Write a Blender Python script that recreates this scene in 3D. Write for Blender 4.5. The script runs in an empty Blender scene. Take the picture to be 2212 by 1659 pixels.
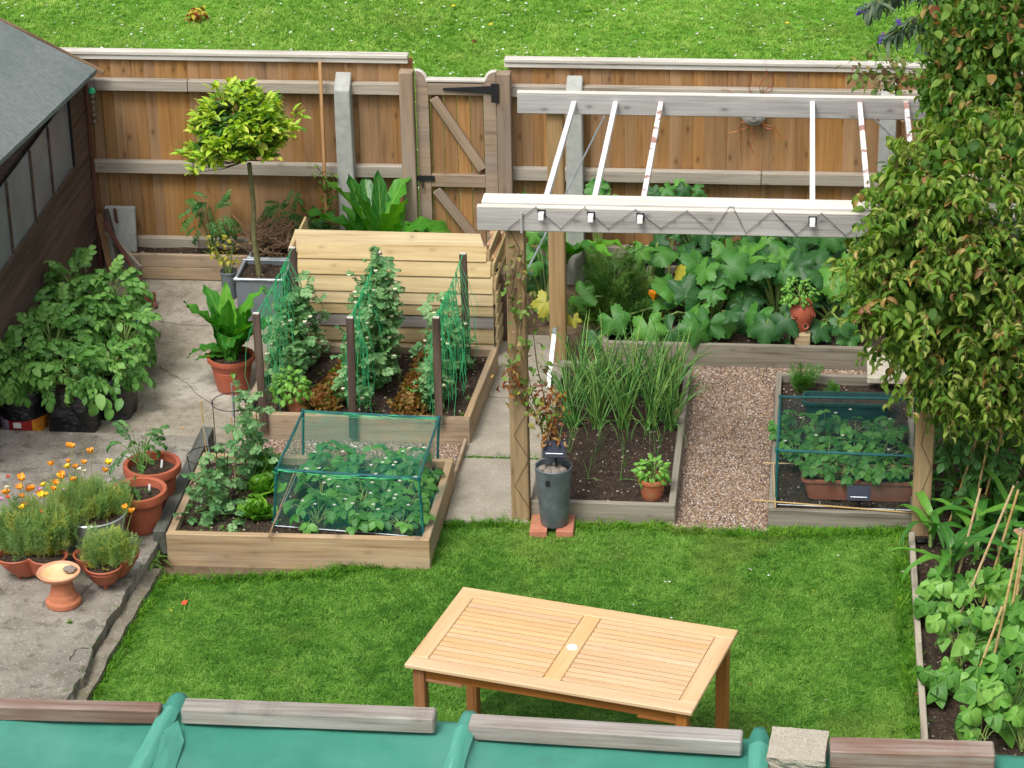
import bpy, bmesh, math, random
import numpy as np
from mathutils import Matrix, Vector
random.seed(7); RNG = np.random.default_rng(7)
PI = math.pi; R = math.radians
scene = bpy.context.scene; COL = scene.collection

# ------------------------------------------------------------------ camera, sky, sun, exposure
FOC = 6050.0                                   # focal length on a picture 2212 wide (real survey of the garden)
_Y = Vector((704, -2830, FOC)).normalized()
_Z = -Vector((284, 13000, FOC)); _Z = (_Z - _Z.dot(_Y)*_Y).normalized()
_X = _Y.cross(_Z)
CAMR = Matrix((_X, _Y, _Z))                    # camera frame (x right, y down, z forward) -> world
def ray(x, y): return CAMR @ Vector(((x-1106)/FOC, (y-829.5)/FOC, 1))
CAM = -ray(1128, 1118)*(FOC/370)
def gz(x, y, z=0.0):
    r = ray(x, y); return CAM + r*((z-CAM.z)/r.z)
def gy(x, y, Y):
    r = ray(x, y); return CAM + r*((Y-CAM.y)/r.y)
def gx(x, y, X):
    r = ray(x, y); return CAM + r*((X-CAM.x)/r.x)
cd = bpy.data.cameras.new('camera'); cam = bpy.data.objects.new('camera', cd); COL.objects.link(cam)
cd.sensor_width = 36; cd.lens = FOC/2212*36; cd.clip_start = .1; cd.clip_end = 1000
mr = Matrix((CAMR @ Vector((1,0,0)), CAMR @ Vector((0,-1,0)), CAMR @ Vector((0,0,-1)))).transposed()
cam.matrix_world = Matrix.Translation(CAM) @ mr.to_4x4()
scene.camera = cam
SUN_EL, SUN_AZ = R(58), R(205)                 # azimuth clockwise from +Y (behind the camera, a little to its left)
world = bpy.data.worlds.new('World'); scene.world = world; world.use_nodes = True
nt = world.node_tree; nt.nodes.clear()
sky = nt.nodes.new('ShaderNodeTexSky'); sky.sky_type = 'NISHITA'; sky.sun_disc = False
sky.sun_elevation = SUN_EL; sky.sun_rotation = SUN_AZ; sky.dust_density = 6; sky.air_density = 1.0; sky.ozone_density = 1
hsv = nt.nodes.new('ShaderNodeHueSaturation'); hsv.inputs['Saturation'].default_value = .28
bg = nt.nodes.new('ShaderNodeBackground'); bg.inputs[1].default_value = .15
wo = nt.nodes.new('ShaderNodeOutputWorld')
nt.links.new(sky.outputs[0], hsv.inputs['Color']); nt.links.new(hsv.outputs[0], bg.inputs[0]); nt.links.new(bg.outputs[0], wo.inputs[0])
ld = bpy.data.lights.new('sun', 'SUN'); sun = bpy.data.objects.new('sun', ld); COL.objects.link(sun)
ld.energy = 1.5; ld.angle = R(16); ld.color = (1, .965, .91)
sd = Vector((math.sin(SUN_AZ)*math.cos(SUN_EL), math.cos(SUN_AZ)*math.cos(SUN_EL), math.sin(SUN_EL)))
sun.rotation_euler = sd.to_track_quat('Z', 'Y').to_euler(); sun.location = (0, -5, 12)
scene.view_settings.view_transform = 'Standard'; scene.view_settings.look = 'None'
scene.view_settings.gamma = 1; scene.view_settings.exposure = 0.42; scene.view_settings.use_curve_mapping = False
scene.cycles.max_bounces = 6; scene.cycles.transparent_max_bounces = 12
scene.cycles.use_adaptive_sampling = True; scene.cycles.adaptive_threshold = .02

# ------------------------------------------------------------------ materials
def lin(c, k=.78):
    o = []
    for v in c:
        v /= 255; o.append((v/12.92 if v <= .04045 else ((v+.055)/1.055)**2.4)*k)
    return (*o, 1)
class NT:
    def __init__(s, name):
        s.m = bpy.data.materials.new(name); s.m.use_nodes = True; s.t = s.m.node_tree; s.t.nodes.clear()
        s.out = s.n('ShaderNodeOutputMaterial')
    def n(s, t, **k):
        x = s.t.nodes.new(t)
        for a, v in k.items(): setattr(x, a, v)
        return x
    def l(s, a, b): s.t.links.new(a, b)
    def inp(s, sock, v):
        if hasattr(v, 'is_linked') or isinstance(v, bpy.types.NodeSocket): s.l(v, sock)
        else: sock.default_value = v
    def math(s, op, a, b=0.0, clamp=False):
        x = s.n('ShaderNodeMath', operation=op); x.use_clamp = clamp; s.inp(x.inputs[0], a); s.inp(x.inputs[1], b); return x.outputs[0]
    def vmath(s, op, a, b):
        x = s.n('ShaderNodeVectorMath', operation=op); s.inp(x.inputs[0], a); s.inp(x.inputs[1], b); return x.outputs[0]
    def mix(s, f, a, b, bt='MIX'):
        x = s.n('ShaderNodeMix', data_type='RGBA', blend_type=bt); s.inp(x.inputs[0], f); s.inp(x.inputs[6], a); s.inp(x.inputs[7], b); return x.outputs[2]
    def ramp(s, f, stops, interp='LINEAR'):
        x = s.n('ShaderNodeValToRGB'); x.color_ramp.interpolation = interp; e = x.color_ramp.elements
        while len(e) > 1: e.remove(e[0])
        e[0].position = stops[0][0]; e[0].color = stops[0][1]
        for p, c in stops[1:]: q = e.new(p); q.color = c
        s.inp(x.inputs[0], f); return x.outputs[0]
    def noise(s, vec, scale, detail=4, rough=.55, out=0):
        x = s.n('ShaderNodeTexNoise'); s.inp(x.inputs['Vector'], vec); x.inputs['Scale'].default_value = scale
        x.inputs['Detail'].default_value = detail; x.inputs['Roughness'].default_value = rough; return x.outputs[out]
    def vor(s, vec, scale, out='Distance', feature='F1'):
        x = s.n('ShaderNodeTexVoronoi', feature=feature); s.inp(x.inputs['Vector'], vec); x.inputs['Scale'].default_value = scale; return x.outputs[out]
    def coord(s, kind='Object', rnd=True, scale=None):
        if kind == 'World': v = s.n('ShaderNodeNewGeometry').outputs['Position']
        else:
            v = s.n('ShaderNodeTexCoord').outputs['Object']
            if rnd:
                r = s.n('ShaderNodeObjectInfo').outputs['Random']
                c = s.n('ShaderNodeCombineXYZ'); s.l(s.math('MULTIPLY', r, 91.7), c.inputs[0]); s.l(s.math('MULTIPLY', r, 37.3), c.inputs[1]); s.l(s.math('MULTIPLY', r, 53.1), c.inputs[2])
                v = s.vmath('ADD', v, c.outputs[0])
        if scale: v = s.vmath('MULTIPLY', v, scale)
        return v
    def bump(s, h, strength=.4, dist=.01):
        b = s.n('ShaderNodeBump'); b.inputs['Strength'].default_value = strength; b.inputs['Distance'].default_value = dist; s.l(h, b.inputs['Height']); return b.outputs[0]
    def bsdf(s, col, rough=.7, normal=None, metal=0, spec=.3, **k):
        p = s.n('ShaderNodeBsdfPrincipled'); s.inp(p.inputs['Base Color'], col); s.inp(p.inputs['Roughness'], rough)
        p.inputs['Metallic'].default_value = metal; p.inputs['Specular IOR Level'].default_value = spec
        if normal: s.l(normal, p.inputs['Normal'])
        for a, v in k.items(): p.inputs[a].default_value = v
        return p.outputs[0]
    def done(s, sh): s.l(sh, s.out.inputs[0]); return s.m
def wood(name, a, b, dark=None, knots=.5, rough=.75, var=.25, grey=None, gf=.5, k=.78, end=None):
    """grain runs along the object's own X axis"""
    n = NT(name); v = n.coord(); dark = dark or tuple(x*.45 for x in a)
    g1 = n.noise(n.vmath('MULTIPLY', v, (2.2, 55, 55)), 1, 5, .6)
    g2 = n.noise(n.vmath('MULTIPLY', v, (1.3, 9, 9)), 1, 3, .5)
    f = n.math('ADD', n.math('MULTIPLY', g1, .55), n.math('MULTIPLY', g2, .45))
    col = n.ramp(f, [(.32, lin(dark, k)), (.45, lin(a, k)), (.62, lin(b, k))])
    if grey:
        gn = n.noise(n.vmath('MULTIPLY', v, (1.5, 4, 4)), 1, 4, .6)
        col = n.mix(n.math('MULTIPLY', n.ramp(gn, [(.4, (0,0,0,1)), (.62, (1,1,1,1))]), gf), col, lin(grey, k))
    if knots:
        sv = n.n('ShaderNodeSeparateXYZ'); n.l(v, sv.inputs[0]); cv = n.n('ShaderNodeCombineXYZ'); n.l(n.math('MULTIPLY', sv.outputs[0], 4.2), cv.inputs[0]); n.l(n.math('MULTIPLY', sv.outputs[2], 8.5), cv.inputs[1])
        vk = n.n('ShaderNodeTexVoronoi', voronoi_dimensions='2D'); n.l(cv.outputs[0], vk.inputs['Vector']); vk.inputs['Scale'].default_value = 1; kn = vk.outputs['Distance']
        sel = n.math('GREATER_THAN', vk.outputs['Color'], .55)
        kf = n.math('MULTIPLY', n.ramp(kn, [(.0, (1,1,1,1)), (.06, (.85,.85,.85,1)), (.10, (.25,.25,.25,1)), (.2, (0,0,0,1))]), sel)
        ringf = n.math('MULTIPLY', n.ramp(n.math('SINE', n.math('MULTIPLY', kn, 60)), [(.5, (0,0,0,1)), (1, (1,1,1,1))]), n.math('MULTIPLY', n.ramp(kn, [(.1, (1,1,1,1)), (.38, (0,0,0,1))]), sel))
        col = n.mix(n.math('MULTIPLY', ringf, knots*.45), col, lin(dark, k))
        col = n.mix(n.math('MULTIPLY', kf, knots*.8), col, lin(tuple(x*.72 for x in dark), k))
    r = n.n('ShaderNodeObjectInfo').outputs['Random']
    h = n.n('ShaderNodeHueSaturation'); n.l(col, h.inputs['Color'])
    n.l(n.math('ADD', n.math('MULTIPLY', r, var), 1-var*.5), h.inputs['Value'])
    n.l(n.math('ADD', n.math('MULTIPLY', n.math('FRACT', n.math('MULTIPLY', r, 7.3)), .2), .86), h.inputs['Saturation'])
    return n.done(n.bsdf(h.outputs[0], rough, n.bump(g1, .5, .004)))
def mottle(name, stops, scale=8, detail=5, rough=.85, bump=.3, bd=.006, coord='Object', specks=None, blotch=None, metal=0, spec=.3, k=.78, stretch=None, **kw):
    n = NT(name); v = n.coord(coord)
    if stretch: v = n.vmath('MULTIPLY', v, stretch)
    f = n.noise(v, scale, detail, .62)
    col = n.ramp(f, [(p, lin(c, k)) for p, c in stops])
    if blotch:
        for (c, sc, lo, hi, amt) in blotch:
            col = n.mix(n.math('MULTIPLY', n.ramp(n.noise(v, sc, 4, .6), [(lo, (0,0,0,1)), (hi, (1,1,1,1))]), amt), col, lin(c, k))
    h = f
    if specks:
        for (c, sc, th, amt) in specks:
            d = n.vor(v, sc); m_ = n.math('MULTIPLY', n.ramp(d, [(0, (1,1,1,1)), (th, (0,0,0,1))], 'LINEAR'), amt)
            cr = n.vor(v, sc, 'Color'); sel = n.math('GREATER_THAN', n.math('MULTIPLY', cr, 1.0), .55)
            col = n.mix(n.math('MULTIPLY', m_, sel), col, lin(c, k))
            h = n.math('ADD', h, n.math('MULTIPLY', d, .3))
    return n.done(n.bsdf(col, rough, n.bump(h, bump, bd), metal, spec, **kw))
def plain(name, c, rough=.5, metal=0, spec=.5, k=.78, var=.12, sc=14):
    return mottle(name, [(.3, tuple(x*(1-var) for x in c)), (.7, tuple(min(255, x*(1+var)) for x in c))], sc, 4, rough, .12, .003, metal=metal, spec=spec, k=k)
def leafmat(name, cols, vein=None, rough=.42, trans=.3, k=.8, spots=None, veinamt=.5, tip=None, spec=.4):
    """cols: the colours leaves of this plant have; each leaf takes one along the ramp"""
    n = NT(name); at = n.n('ShaderNodeAttribute', attribute_name='lf'); sp = n.n('ShaderNodeSeparateColor'); n.l(at.outputs['Color'], sp.inputs[0])
    r = n.n('ShaderNodeObjectInfo').outputs['Random']
    rv = n.math('FRACT', n.math('ADD', n.math('MULTIPLY', r, 13.37), sp.outputs[2]))
    v = n.coord()
    nz = n.noise(v, 22, 3)
    f = n.math('ADD', rv, n.math('MULTIPLY', n.math('SUBTRACT', nz, .5), .5), True)
    col = n.ramp(f, [(i/(len(cols)-1), lin(c, k)) for i, c in enumerate(cols)])
    u = n.math('ABSOLUTE', n.math('SUBTRACT', n.math('MULTIPLY', sp.outputs[0], 2), 1))
    hgt = nz
    if vein:
        mid = n.ramp(u, [(0, (1,1,1,1)), (.13, (0,0,0,1))])
        w = n.math('SINE', n.math('MULTIPLY', n.math('SUBTRACT', sp.outputs[1], n.math('MULTIPLY', u, .28)), 42))
        side = n.ramp(w, [(.80, (0,0,0,1)), (1, (.55,.55,.55,1))])
        vf = n.math('MULTIPLY', n.math('MAXIMUM', mid, side), veinamt, True)
        col = n.mix(vf, col, lin(vein, k))
        hgt = n.math('SUBTRACT', nz, n.math('MULTIPLY', n.math('MAXIMUM', mid, side), .5))
    if spots:
        c_, sc, lo, amt = spots
        col = n.mix(n.math('MULTIPLY', n.ramp(n.noise(v, sc, 4, .7), [(lo, (0,0,0,1)), (lo+.08, (1,1,1,1))]), amt), col, lin(c_, k))
    if tip:
        col = n.mix(n.math('MULTIPLY', n.ramp(sp.outputs[1], [(.6, (0,0,0,1)), (1, (1,1,1,1))]), .7), col, lin(tip, k))
    p = n.bsdf(col, rough, n.bump(hgt, .35, .004), 0, spec)
    t = n.n('ShaderNodeBsdfTranslucent'); tc = n.n('ShaderNodeHueSaturation'); tc.inputs['Saturation'].default_value = 1.15; tc.inputs['Value'].default_value = 1.3
    n.l(col, tc.inputs['Color']); n.l(tc.outputs[0], t.inputs[0])
    mx = n.n('ShaderNodeMixShader'); mx.inputs[0].default_value = trans; n.l(p, mx.inputs[1]); n.l(t.outputs[0], mx.inputs[2])
    return n.done(mx.outputs[0])
def grassmat(name, a, b, c, patch_scale=1.3, k=.8):
    n = NT(name); w = n.coord('World'); r = n.n('ShaderNodeObjectInfo').outputs['Random']
    p1 = n.noise(w, patch_scale, 4, .6); p2 = n.noise(w, patch_scale*5, 3, .6)
    f = n.math('ADD', n.math('ADD', n.math('MULTIPLY', p1, .9), n.math('MULTIPLY', p2, .45)), n.math('SUBTRACT', n.math('MULTIPLY', r, .55), .45))
    col = n.ramp(f, [(.22, lin(a, k)), (.5, lin(b, k)), (.82, lin(c, k))])
    col = n.mix(n.math('MULTIPLY', n.ramp(n.noise(w, patch_scale*.75, 3, .6), [(.54, (0,0,0,1)), (.68, (1,1,1,1))]), .4), col, lin((158,176,84), k))
    p = n.bsdf(col, .5, None, 0, .3)
    t = n.n('ShaderNodeBsdfTranslucent'); n.l(col, t.inputs[0]); mx = n.n('ShaderNodeMixShader'); mx.inputs[0].default_value = .35
    n.l(p, mx.inputs[1]); n.l(t.outputs[0], mx.inputs[2]); return n.done(mx.outputs[0])
def randmat(name, stops, rough=.8, k=.78, spec=.3):
    n = NT(name); r = n.n('ShaderNodeObjectInfo').outputs['Random']
    col = n.ramp(r, [(p, lin(c, k)) for p, c in stops], 'CONSTANT'); nz = n.noise(n.coord(), 60, 3)
    col = n.mix(n.math('MULTIPLY', nz, .35), col, (0.05,.04,.035,1))
    return n.done(n.bsdf(col, rough, None, 0, spec))
def netmat(name, c, fac, sheen=0):
    n = NT(name); d = n.bsdf(lin(c), .6); t = n.n('ShaderNodeBsdfTransparent'); v = n.coord('Object', False)
    nz = n.noise(v, 9, 4); mx = n.n('ShaderNodeMixShader')
    n.l(n.math('ADD', n.math('MULTIPLY', n.math('SUBTRACT', nz, .5), .5), fac), mx.inputs[0]); n.l(t.outputs[0], mx.inputs[1]); n.l(d, mx.inputs[2])
    return n.done(mx.outputs[0])

MT = {}
MT['fence'] = wood('fence_board_wood', (164,120,70), (184,140,88), (130,92,52), .9, grey=(156,130,98), gf=.3, var=.26)
MT['rail'] = wood('weathered_rail_wood', (168,158,142), (188,178,162), (134,122,106), .5, var=.12)
MT['gatewood'] = wood('gate_frame_wood', (150,128,104), (178,152,122), (112,90,70), .3, var=.2, grey=(156,146,136), gf=.5)
MT['cap'] = wood('pale_capping_wood', (206,200,188), (226,222,212), (160,150,136), .2, var=.08)
MT['beam'] = wood('silvered_beam_wood', (168,166,162), (190,188,184), (140,137,132), .85, var=.1)
MT['beamlit'] = wood('lit_beam_top_wood', (224,218,206), (238,234,226), (196,188,174), .2, var=.05)  # lighter copy of the beam wood: overhead light painted into the tops
MT['post'] = wood('treated_post_wood', (160,128,80), (184,150,100), (122,94,56), .5, var=.12, grey=(152,138,114), gf=.25)
MT['bin'] = wood('fresh_lap_board_wood', (188,164,116), (208,186,140), (152,122,78), .45, var=.16)
MT['bingrey'] = wood('grey_lap_board_wood', (140,134,128), (160,154,148), (110,104,98), .3, var=.05)
MT['bed'] = wood('raised_bed_wood', (180,152,116), (202,176,140), (138,112,84), .45, var=.12, grey=(152,138,122), gf=.6)
MT['bedgrey'] = wood('grey_bed_wood', (142,134,118), (164,156,140), (106,98,84), .4, var=.12)
MT['stake'] = wood('dark_stake_wood', (84,68,58), (112,94,82), (52,42,36), .1, var=.25)
MT['sleeper'] = wood('dark_sleeper_wood', (92,94,86), (112,114,104), (64,64,58), .1, var=.1)
MT['shed'] = wood('brown_shed_board', (90,72,60), (114,92,78), (58,46,38), .15, var=.2)
MT['shedred'] = wood('red_brown_trim', (110,62,48), (132,78,60), (80,44,34), .1, var=.1)
MT['table'] = wood('oiled_table_top_wood', (220,180,132), (230,194,148), (204,162,112), .0, .55, var=.1)
MT['tableleg'] = wood('oiled_table_leg_wood', (160,104,58), (180,122,72), (130,80,42), .0, .5, var=.06)
MT['batten'] = wood('weathered_batten_wood', (158,152,144), (190,184,176), (112,104,98), .35, grey=(138,112,96), gf=.5, var=.1)
MT['battenred'] = wood('peeling_batten_wood', (140,116,100), (178,166,156), (92,70,60), .2, grey=(124,86,68), gf=.75, var=.06)
MT['scrap'] = wood('scrap_plank_wood', (134,104,76), (164,134,100), (92,68,48), .2, var=.35)
MT['cane'] = wood('bamboo_cane', (196,164,108), (214,186,134), (150,118,70), 0, .5, var=.2)
MT['orangewood'] = wood('orange_offcut_wood', (190,144,100), (206,164,120), (160,114,74), .2, var=.1)
MT['felt'] = mottle('green_grey_roof_felt', [(.3,(112,122,120)), (.7,(138,148,146))], 30, 8, .95, .5, .004, specks=[((170,176,174),220,.3,.5),((90,100,98),160,.3,.5)], blotch=[((102,114,110),3,.45,.65,.5)])
MT['glass'] = mottle('dusty_window_glass', [(.3,(92,106,118)), (.7,(130,142,152))], 3, 4, .35, .02, .001, spec=.8)
MT['concpost'] = mottle('pale_concrete', [(.3,(166,168,162)), (.7,(190,192,186))], 18, 6, .9, .3, .003, specks=[((130,130,122),90,.3,.4)])
CON = dict(specks=[((222,216,204),60,.34,.8),((88,82,70),80,.32,.75),((190,164,132),45,.28,.6)])
MT['patio'] = mottle('worn_patio_concrete', [(.25,(140,131,114)), (.5,(166,157,140)), (.75,(188,180,165))], 5, 8, .92, .5, .004, coord='World', blotch=[((200,194,184),1.1,.52,.66,.75),((112,102,80),1.6,.55,.72,.5),((116,116,80),.9,.58,.7,.35),((112,102,86),16,.5,.62,.4)], **CON)
MT['slab'] = mottle('stained_slab_concrete', [(.25,(126,119,108)), (.5,(152,146,135)), (.75,(174,168,157))], 6, 8, .92, .6, .004, coord='World', blotch=[((86,84,62),2.6,.52,.62,.6),((200,196,188),2.9,.6,.66,.8),((96,90,80),1.2,.52,.66,.5),((80,76,66),9,.55,.64,.6),((104,96,82),24,.5,.6,.35)], **CON)
MT['path'] = mottle('path_concrete', [(.3,(150,142,126)), (.7,(176,168,152))], 7, 8, .92, .5, .004, coord='World', blotch=[((120,112,92),2,.56,.7,.5)], **CON)
MT['kerb'] = mottle('kerb_concrete', [(.3,(116,108,92)), (.7,(152,144,128))], 9, 8, .95, .8, .008, coord='World', blotch=[((84,88,50),3,.5,.65,.6)], **CON)
MT['crack'] = plain('crack_dirt', (74,66,54), .95)
MT['moss'] = mottle('moss', [(.3,(66,80,30)), (.7,(104,120,48))], 60, 5, .95, 1, .02)
MT['soil'] = mottle('dark_soil', [(.3,(48,38,30)), (.55,(74,59,47)), (.8,(98,80,66))], 22, 9, .95, 1, .03, coord='World', specks=[((150,132,112),60,.16,.8),((200,190,176),38,.10,.9)])
MT['dirt'] = mottle('bare_dirt', [(.3,(92,76,58)), (.7,(124,106,84))], 14, 9, .95, .8, .02, coord='World')
MT['crumb'] = randmat('soil_crumb', [(0,(52,42,34)), (.35,(72,58,46)), (.7,(92,76,62)), (.88,(156,134,110)), (.945,(210,200,184))])
MT['gravelbase'] = plain('gravel_dust', (120,104,90), .95)
MT['pebble'] = randmat('pebble', [(0,(150,126,108)), (.16,(178,152,132)), (.32,(196,170,148)), (.48,(130,106,92)), (.6,(170,140,112)), (.72,(214,198,182)), (.82,(108,92,88)), (.9,(188,160,116)), (.96,(232,224,214))], .6)
MT['lawnbase'] = mottle('lawn_earth', [(.3,(44,76,20)), (.7,(66,104,30))], 30, 6, .95, .8, .02, coord='World')
MT['fieldbase'] = mottle('field_turf', [(.3,(76,128,28)), (.55,(98,156,40)), (.8,(120,176,54))], 2.2, 9, .95, .8, .03, coord='World')
MT['grass'] = grassmat('lawn_grass_blade', (70,126,36), (108,168,54), (158,204,92), 1.5)
MT['edgegrass'] = grassmat('long_edge_grass_blade', (70,126,26), (96,158,36), (136,186,56), 2)
MT['fieldgrass'] = grassmat('field_grass_blade', (112,170,50), (146,198,72), (186,220,104), .8)
MT['clover'] = leafmat('clover_leaf', [(66,124,44), (88,150,60), (104,166,74)], None, .5)
MT['daisy'] = plain('daisy_white', (240,240,232), .7, k=.9)
MT['dandelion'] = plain('dandelion_yellow', (230,200,40), .7)
MT['terra'] = mottle('terracotta_plastic', [(.3,(168,88,62)), (.7,(190,104,76))], 6, 5, .5, .1, .002, spec=.4, blotch=[((196,128,100),3,.55,.75,.3)])
MT['clay'] = mottle('clay_terracotta', [(.3,(176,106,74)), (.7,(200,130,96))], 12, 6, .85, .3, .003, blotch=[((206,164,136),4,.55,.7,.5)])
MT['claymoss'] = mottle('mossy_clay', [(.3,(176,100,66)), (.7,(198,122,84))], 12, 6, .85, .3, .003, blotch=[((120,128,84),6,.48,.6,.8),((204,180,150),5,.58,.7,.5)])
MT['birdbath'] = mottle('pale_clay', [(.3,(214,150,118)), (.7,(230,172,138))], 10, 5, .8, .2, .002)
MT['bathbowl'] = mottle('dry_bowl_glaze', [(.3,(238,186,128)), (.7,(250,214,170))], 8, 5, .7, .1, .002)
MT['stone'] = mottle('grey_pebble_stone', [(.3,(128,118,108)), (.7,(160,150,138))], 20, 6, .8, .3, .003)
MT['zinc'] = mottle('dull_zinc', [(.3,(84,94,100)), (.55,(108,118,124)), (.8,(138,148,152))], 9, 6, .5, .1, .002, metal=.25, spec=.5)
MT['zincplanter'] = mottle('grey_planter', [(.3,(104,114,120)), (.7,(130,140,146))], 5, 4, .5, .1, .002, metal=.1)
MT['rimzinc'] = plain('bright_zinc_rim', (176,184,190), .35, .4)
MT['galv'] = plain('galvanised_metal', (178,186,188), .3, .6)
MT['black'] = plain('black_iron', (34,36,38), .5)
MT['blackbag'] = mottle('black_polythene', [(.3,(22,22,25)), (.7,(38,38,43))], 9, 5, .25, .9, .04, spec=.8)
MT['bagred'] = mottle('printed_sack_red', [(.4,(150,40,44)), (.6,(180,60,60))], 9, 4, .4, .3, .01)
MT['bagwhite'] = plain('printed_sack_silver', (176,170,190), .4)
MT['bagorange'] = mottle('printed_sack_orange', [(.4,(226,120,40)), (.6,(236,170,60))], 14, 4, .4, .3, .01)
MT['white'] = plain('white_plastic', (240,240,240), .4, k=.85, var=.02)
MT['whitebar'] = mottle('flaking_white_paint', [(.3,(232,232,234)), (.7,(250,250,250))], 6, 4, .45, .2, .002, blotch=[((170,120,100),7,.64,.67,.6)], k=.85)
MT['rust'] = mottle('flaked_rusty_paint', [(.3,(232,230,228)), (.7,(248,246,244))], 6, 4, .5, .3, .002, blotch=[((160,96,72),8,.53,.58,.85)], k=.85)
MT['copper'] = plain('copper_wire', (170,92,48), .5, .3)
MT['cagebar'] = plain('teal_tube', (24,96,98), .35)
MT['net'] = netmat('teal_garden_net', (50,150,130), .17)
MT['netdark'] = netmat('dark_garden_net', (30,84,82), .15)
MT['netline'] = plain('green_net_thread', (70,206,134), .6)
MT['tarp'] = mottle('green_tarpaulin', [(.3,(60,134,114)), (.55,(70,146,126)), (.8,(88,160,142))], 2.2, 5, .6, .3, .01, coord='Object', blotch=[((112,172,156),1.2,.5,.75,.5),((70,120,104),7,.6,.7,.3)], specks=[((124,132,104),9,.06,.8),((60,100,88),23,.1,.6)], spec=.2)
MT['tarpfold'] = mottle('pale_tarpaulin_fold', [(.3,(74,156,134)), (.6,(96,172,152)), (.8,(140,196,180))], 3, 5, .6, .3, .01, stretch=(14,.7,6), spec=.2)
MT['darkplastic'] = plain('dark_solar_plastic', (40,44,54), .6, spec=.2)
MT['solar'] = plain('solar_cell', (40,48,66), .6, spec=.2)
MT['greentrough'] = plain('dark_green_plastic', (34,76,72), .4)
MT['blueplastic'] = plain('blue_plastic', (40,110,220), .35)
MT['capgreen'] = plain('green_feeder_cap', (30,150,100), .4)
MT['fatball'] = mottle('suet_ball', [(.3,(112,92,78)), (.7,(160,138,118))], 50, 5, .9, .8, .01)
MT['bark'] = mottle('grey_green_bark', [(.3,(104,104,66)), (.7,(136,134,92))], 25, 5, .9, .5, .005)
MT['twig'] = mottle('brown_twig', [(.3,(98,80,56)), (.7,(132,112,82))], 25, 5, .9, .5, .005)
MT['drystem'] = mottle('dry_stem', [(.3,(126,98,72)), (.7,(172,142,112))], 25, 5, .9, .5, .005)
MT['stem'] = plain('green_stem', (96,134,56), .6)
MT['palestem'] = plain('pale_green_stem', (142,168,92), .6)
MT['redstem'] = plain('reddish_stem', (128,84,66), .6)
MT['cable'] = plain('black_cord', (30,30,32), .6)
MT['trough'] = mottle('faded_terracotta_trough', [(.3,(150,94,74)), (.7,(170,112,90))], 8, 5, .7, .15, .002, blotch=[((150,124,108),3,.5,.7,.5)])
MT['brick'] = mottle('orange_brick', [(.3,(178,112,86)), (.7,(204,140,112))], 14, 6, .9, .5, .004)
MT['rubble'] = mottle('stone_block', [(.3,(190,180,160)), (.7,(216,208,190))], 16, 8, .95, 1, .01, specks=[((228,220,204),60,.3,.8),((120,108,90),45,.3,.6)])
# leaves
MT['bay'] = leafmat('bay_leaf', [(120,168,44), (160,204,54), (184,220,62), (204,228,80), (216,226,96)], (190,214,110), .35, .3)
MT['potato'] = leafmat('potato_leaf', [(78,132,56), (102,160,70), (124,180,84), (148,196,102)], (156,200,120), .45)
MT['tomato'] = leafmat('tomato_leaf', [(62,114,58), (86,142,70), (110,164,84)], (120,170,96), .5)
MT['horse'] = leafmat('horseradish_leaf', [(46,116,34), (62,138,40), (84,160,50), (112,180,60)], (156,196,96), .32)
MT['basil'] = leafmat('basil_leaf', [(96,158,56), (124,186,70), (150,204,90)], (170,214,110), .3)
MT['pea'] = leafmat('pea_leaf', [(68,122,66), (94,150,86), (122,172,108), (150,194,130)], (160,196,140), .5)
MT['lettred'] = leafmat('red_lettuce_leaf', [(146,104,54), (158,124,60), (150,136,62), (134,142,60)], None, .5, .4, tip=(160,92,60))
MT['lettgreen'] = leafmat('green_lettuce_leaf', [(84,150,40), (112,176,52), (140,198,70)], (176,212,110), .35)
MT['straw'] = leafmat('strawberry_leaf', [(48,108,40), (68,134,52), (88,154,64), (112,174,78)], (126,180,104), .42)
MT['onion'] = leafmat('onion_leaf', [(70,126,58), (96,156,74), (128,182,92), (166,198,100)], None, .4, .15)
MT['courg'] = leafmat('courgette_leaf', [(42,92,44), (58,116,50), (78,142,54), (106,170,58)], (130,170,120), .42, .25, spots=((176,196,176),26,.60,.6), veinamt=.35)
MT['courgy'] = leafmat('yellowing_courgette_leaf', [(170,170,60), (210,200,70)], (226,214,120), .45, .25)
MT['dill'] = leafmat('feathery_leaf', [(62,104,40), (88,130,50), (116,150,62)], None, .6)
MT['poppyleaf'] = leafmat('poppy_foliage', [(140,176,110), (160,194,122), (180,206,128), (202,208,110)], None, .6, .5)
MT['dryleaf'] = leafmat('dry_autumn_leaf', [(120,66,40), (168,92,52), (190,130,70), (204,170,90), (150,110,90)], None, .6)
MT['clem'] = leafmat('clematis_leaf', [(86,122,50), (110,148,60), (132,160,74), (146,110,96), (178,176,80)], None, .45)
MT['shrub'] = leafmat('curled_shrub_leaf', [(74,118,38), (98,142,48), (122,160,56), (148,176,70), (182,192,108)], (190,196,120), .55, .4, veinamt=.35, spec=.25)
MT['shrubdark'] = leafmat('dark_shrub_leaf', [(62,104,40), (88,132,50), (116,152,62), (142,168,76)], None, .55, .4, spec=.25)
MT['shrubtip'] = leafmat('reddish_shrub_leaf', [(150,112,60), (170,138,76), (186,164,92), (150,100,72)], None, .45, .3)
MT['budd'] = leafmat('buddleia_leaf', [(72,98,72), (98,122,92), (128,148,116)], None, .55)
MT['purple'] = plain('purple_blossom', (96,72,160), .7)
MT['corn'] = leafmat('maize_leaf', [(56,116,46), (78,142,54), (112,172,62)], (140,190,90), .38)
MT['bean'] = leafmat('bean_leaf', [(76,132,52), (98,158,62), (124,182,78), (146,196,94)], (156,204,108), .42)
MT['weed'] = leafmat('weed_leaf', [(82,120,50), (112,144,62)], (150,170,90), .5)
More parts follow.
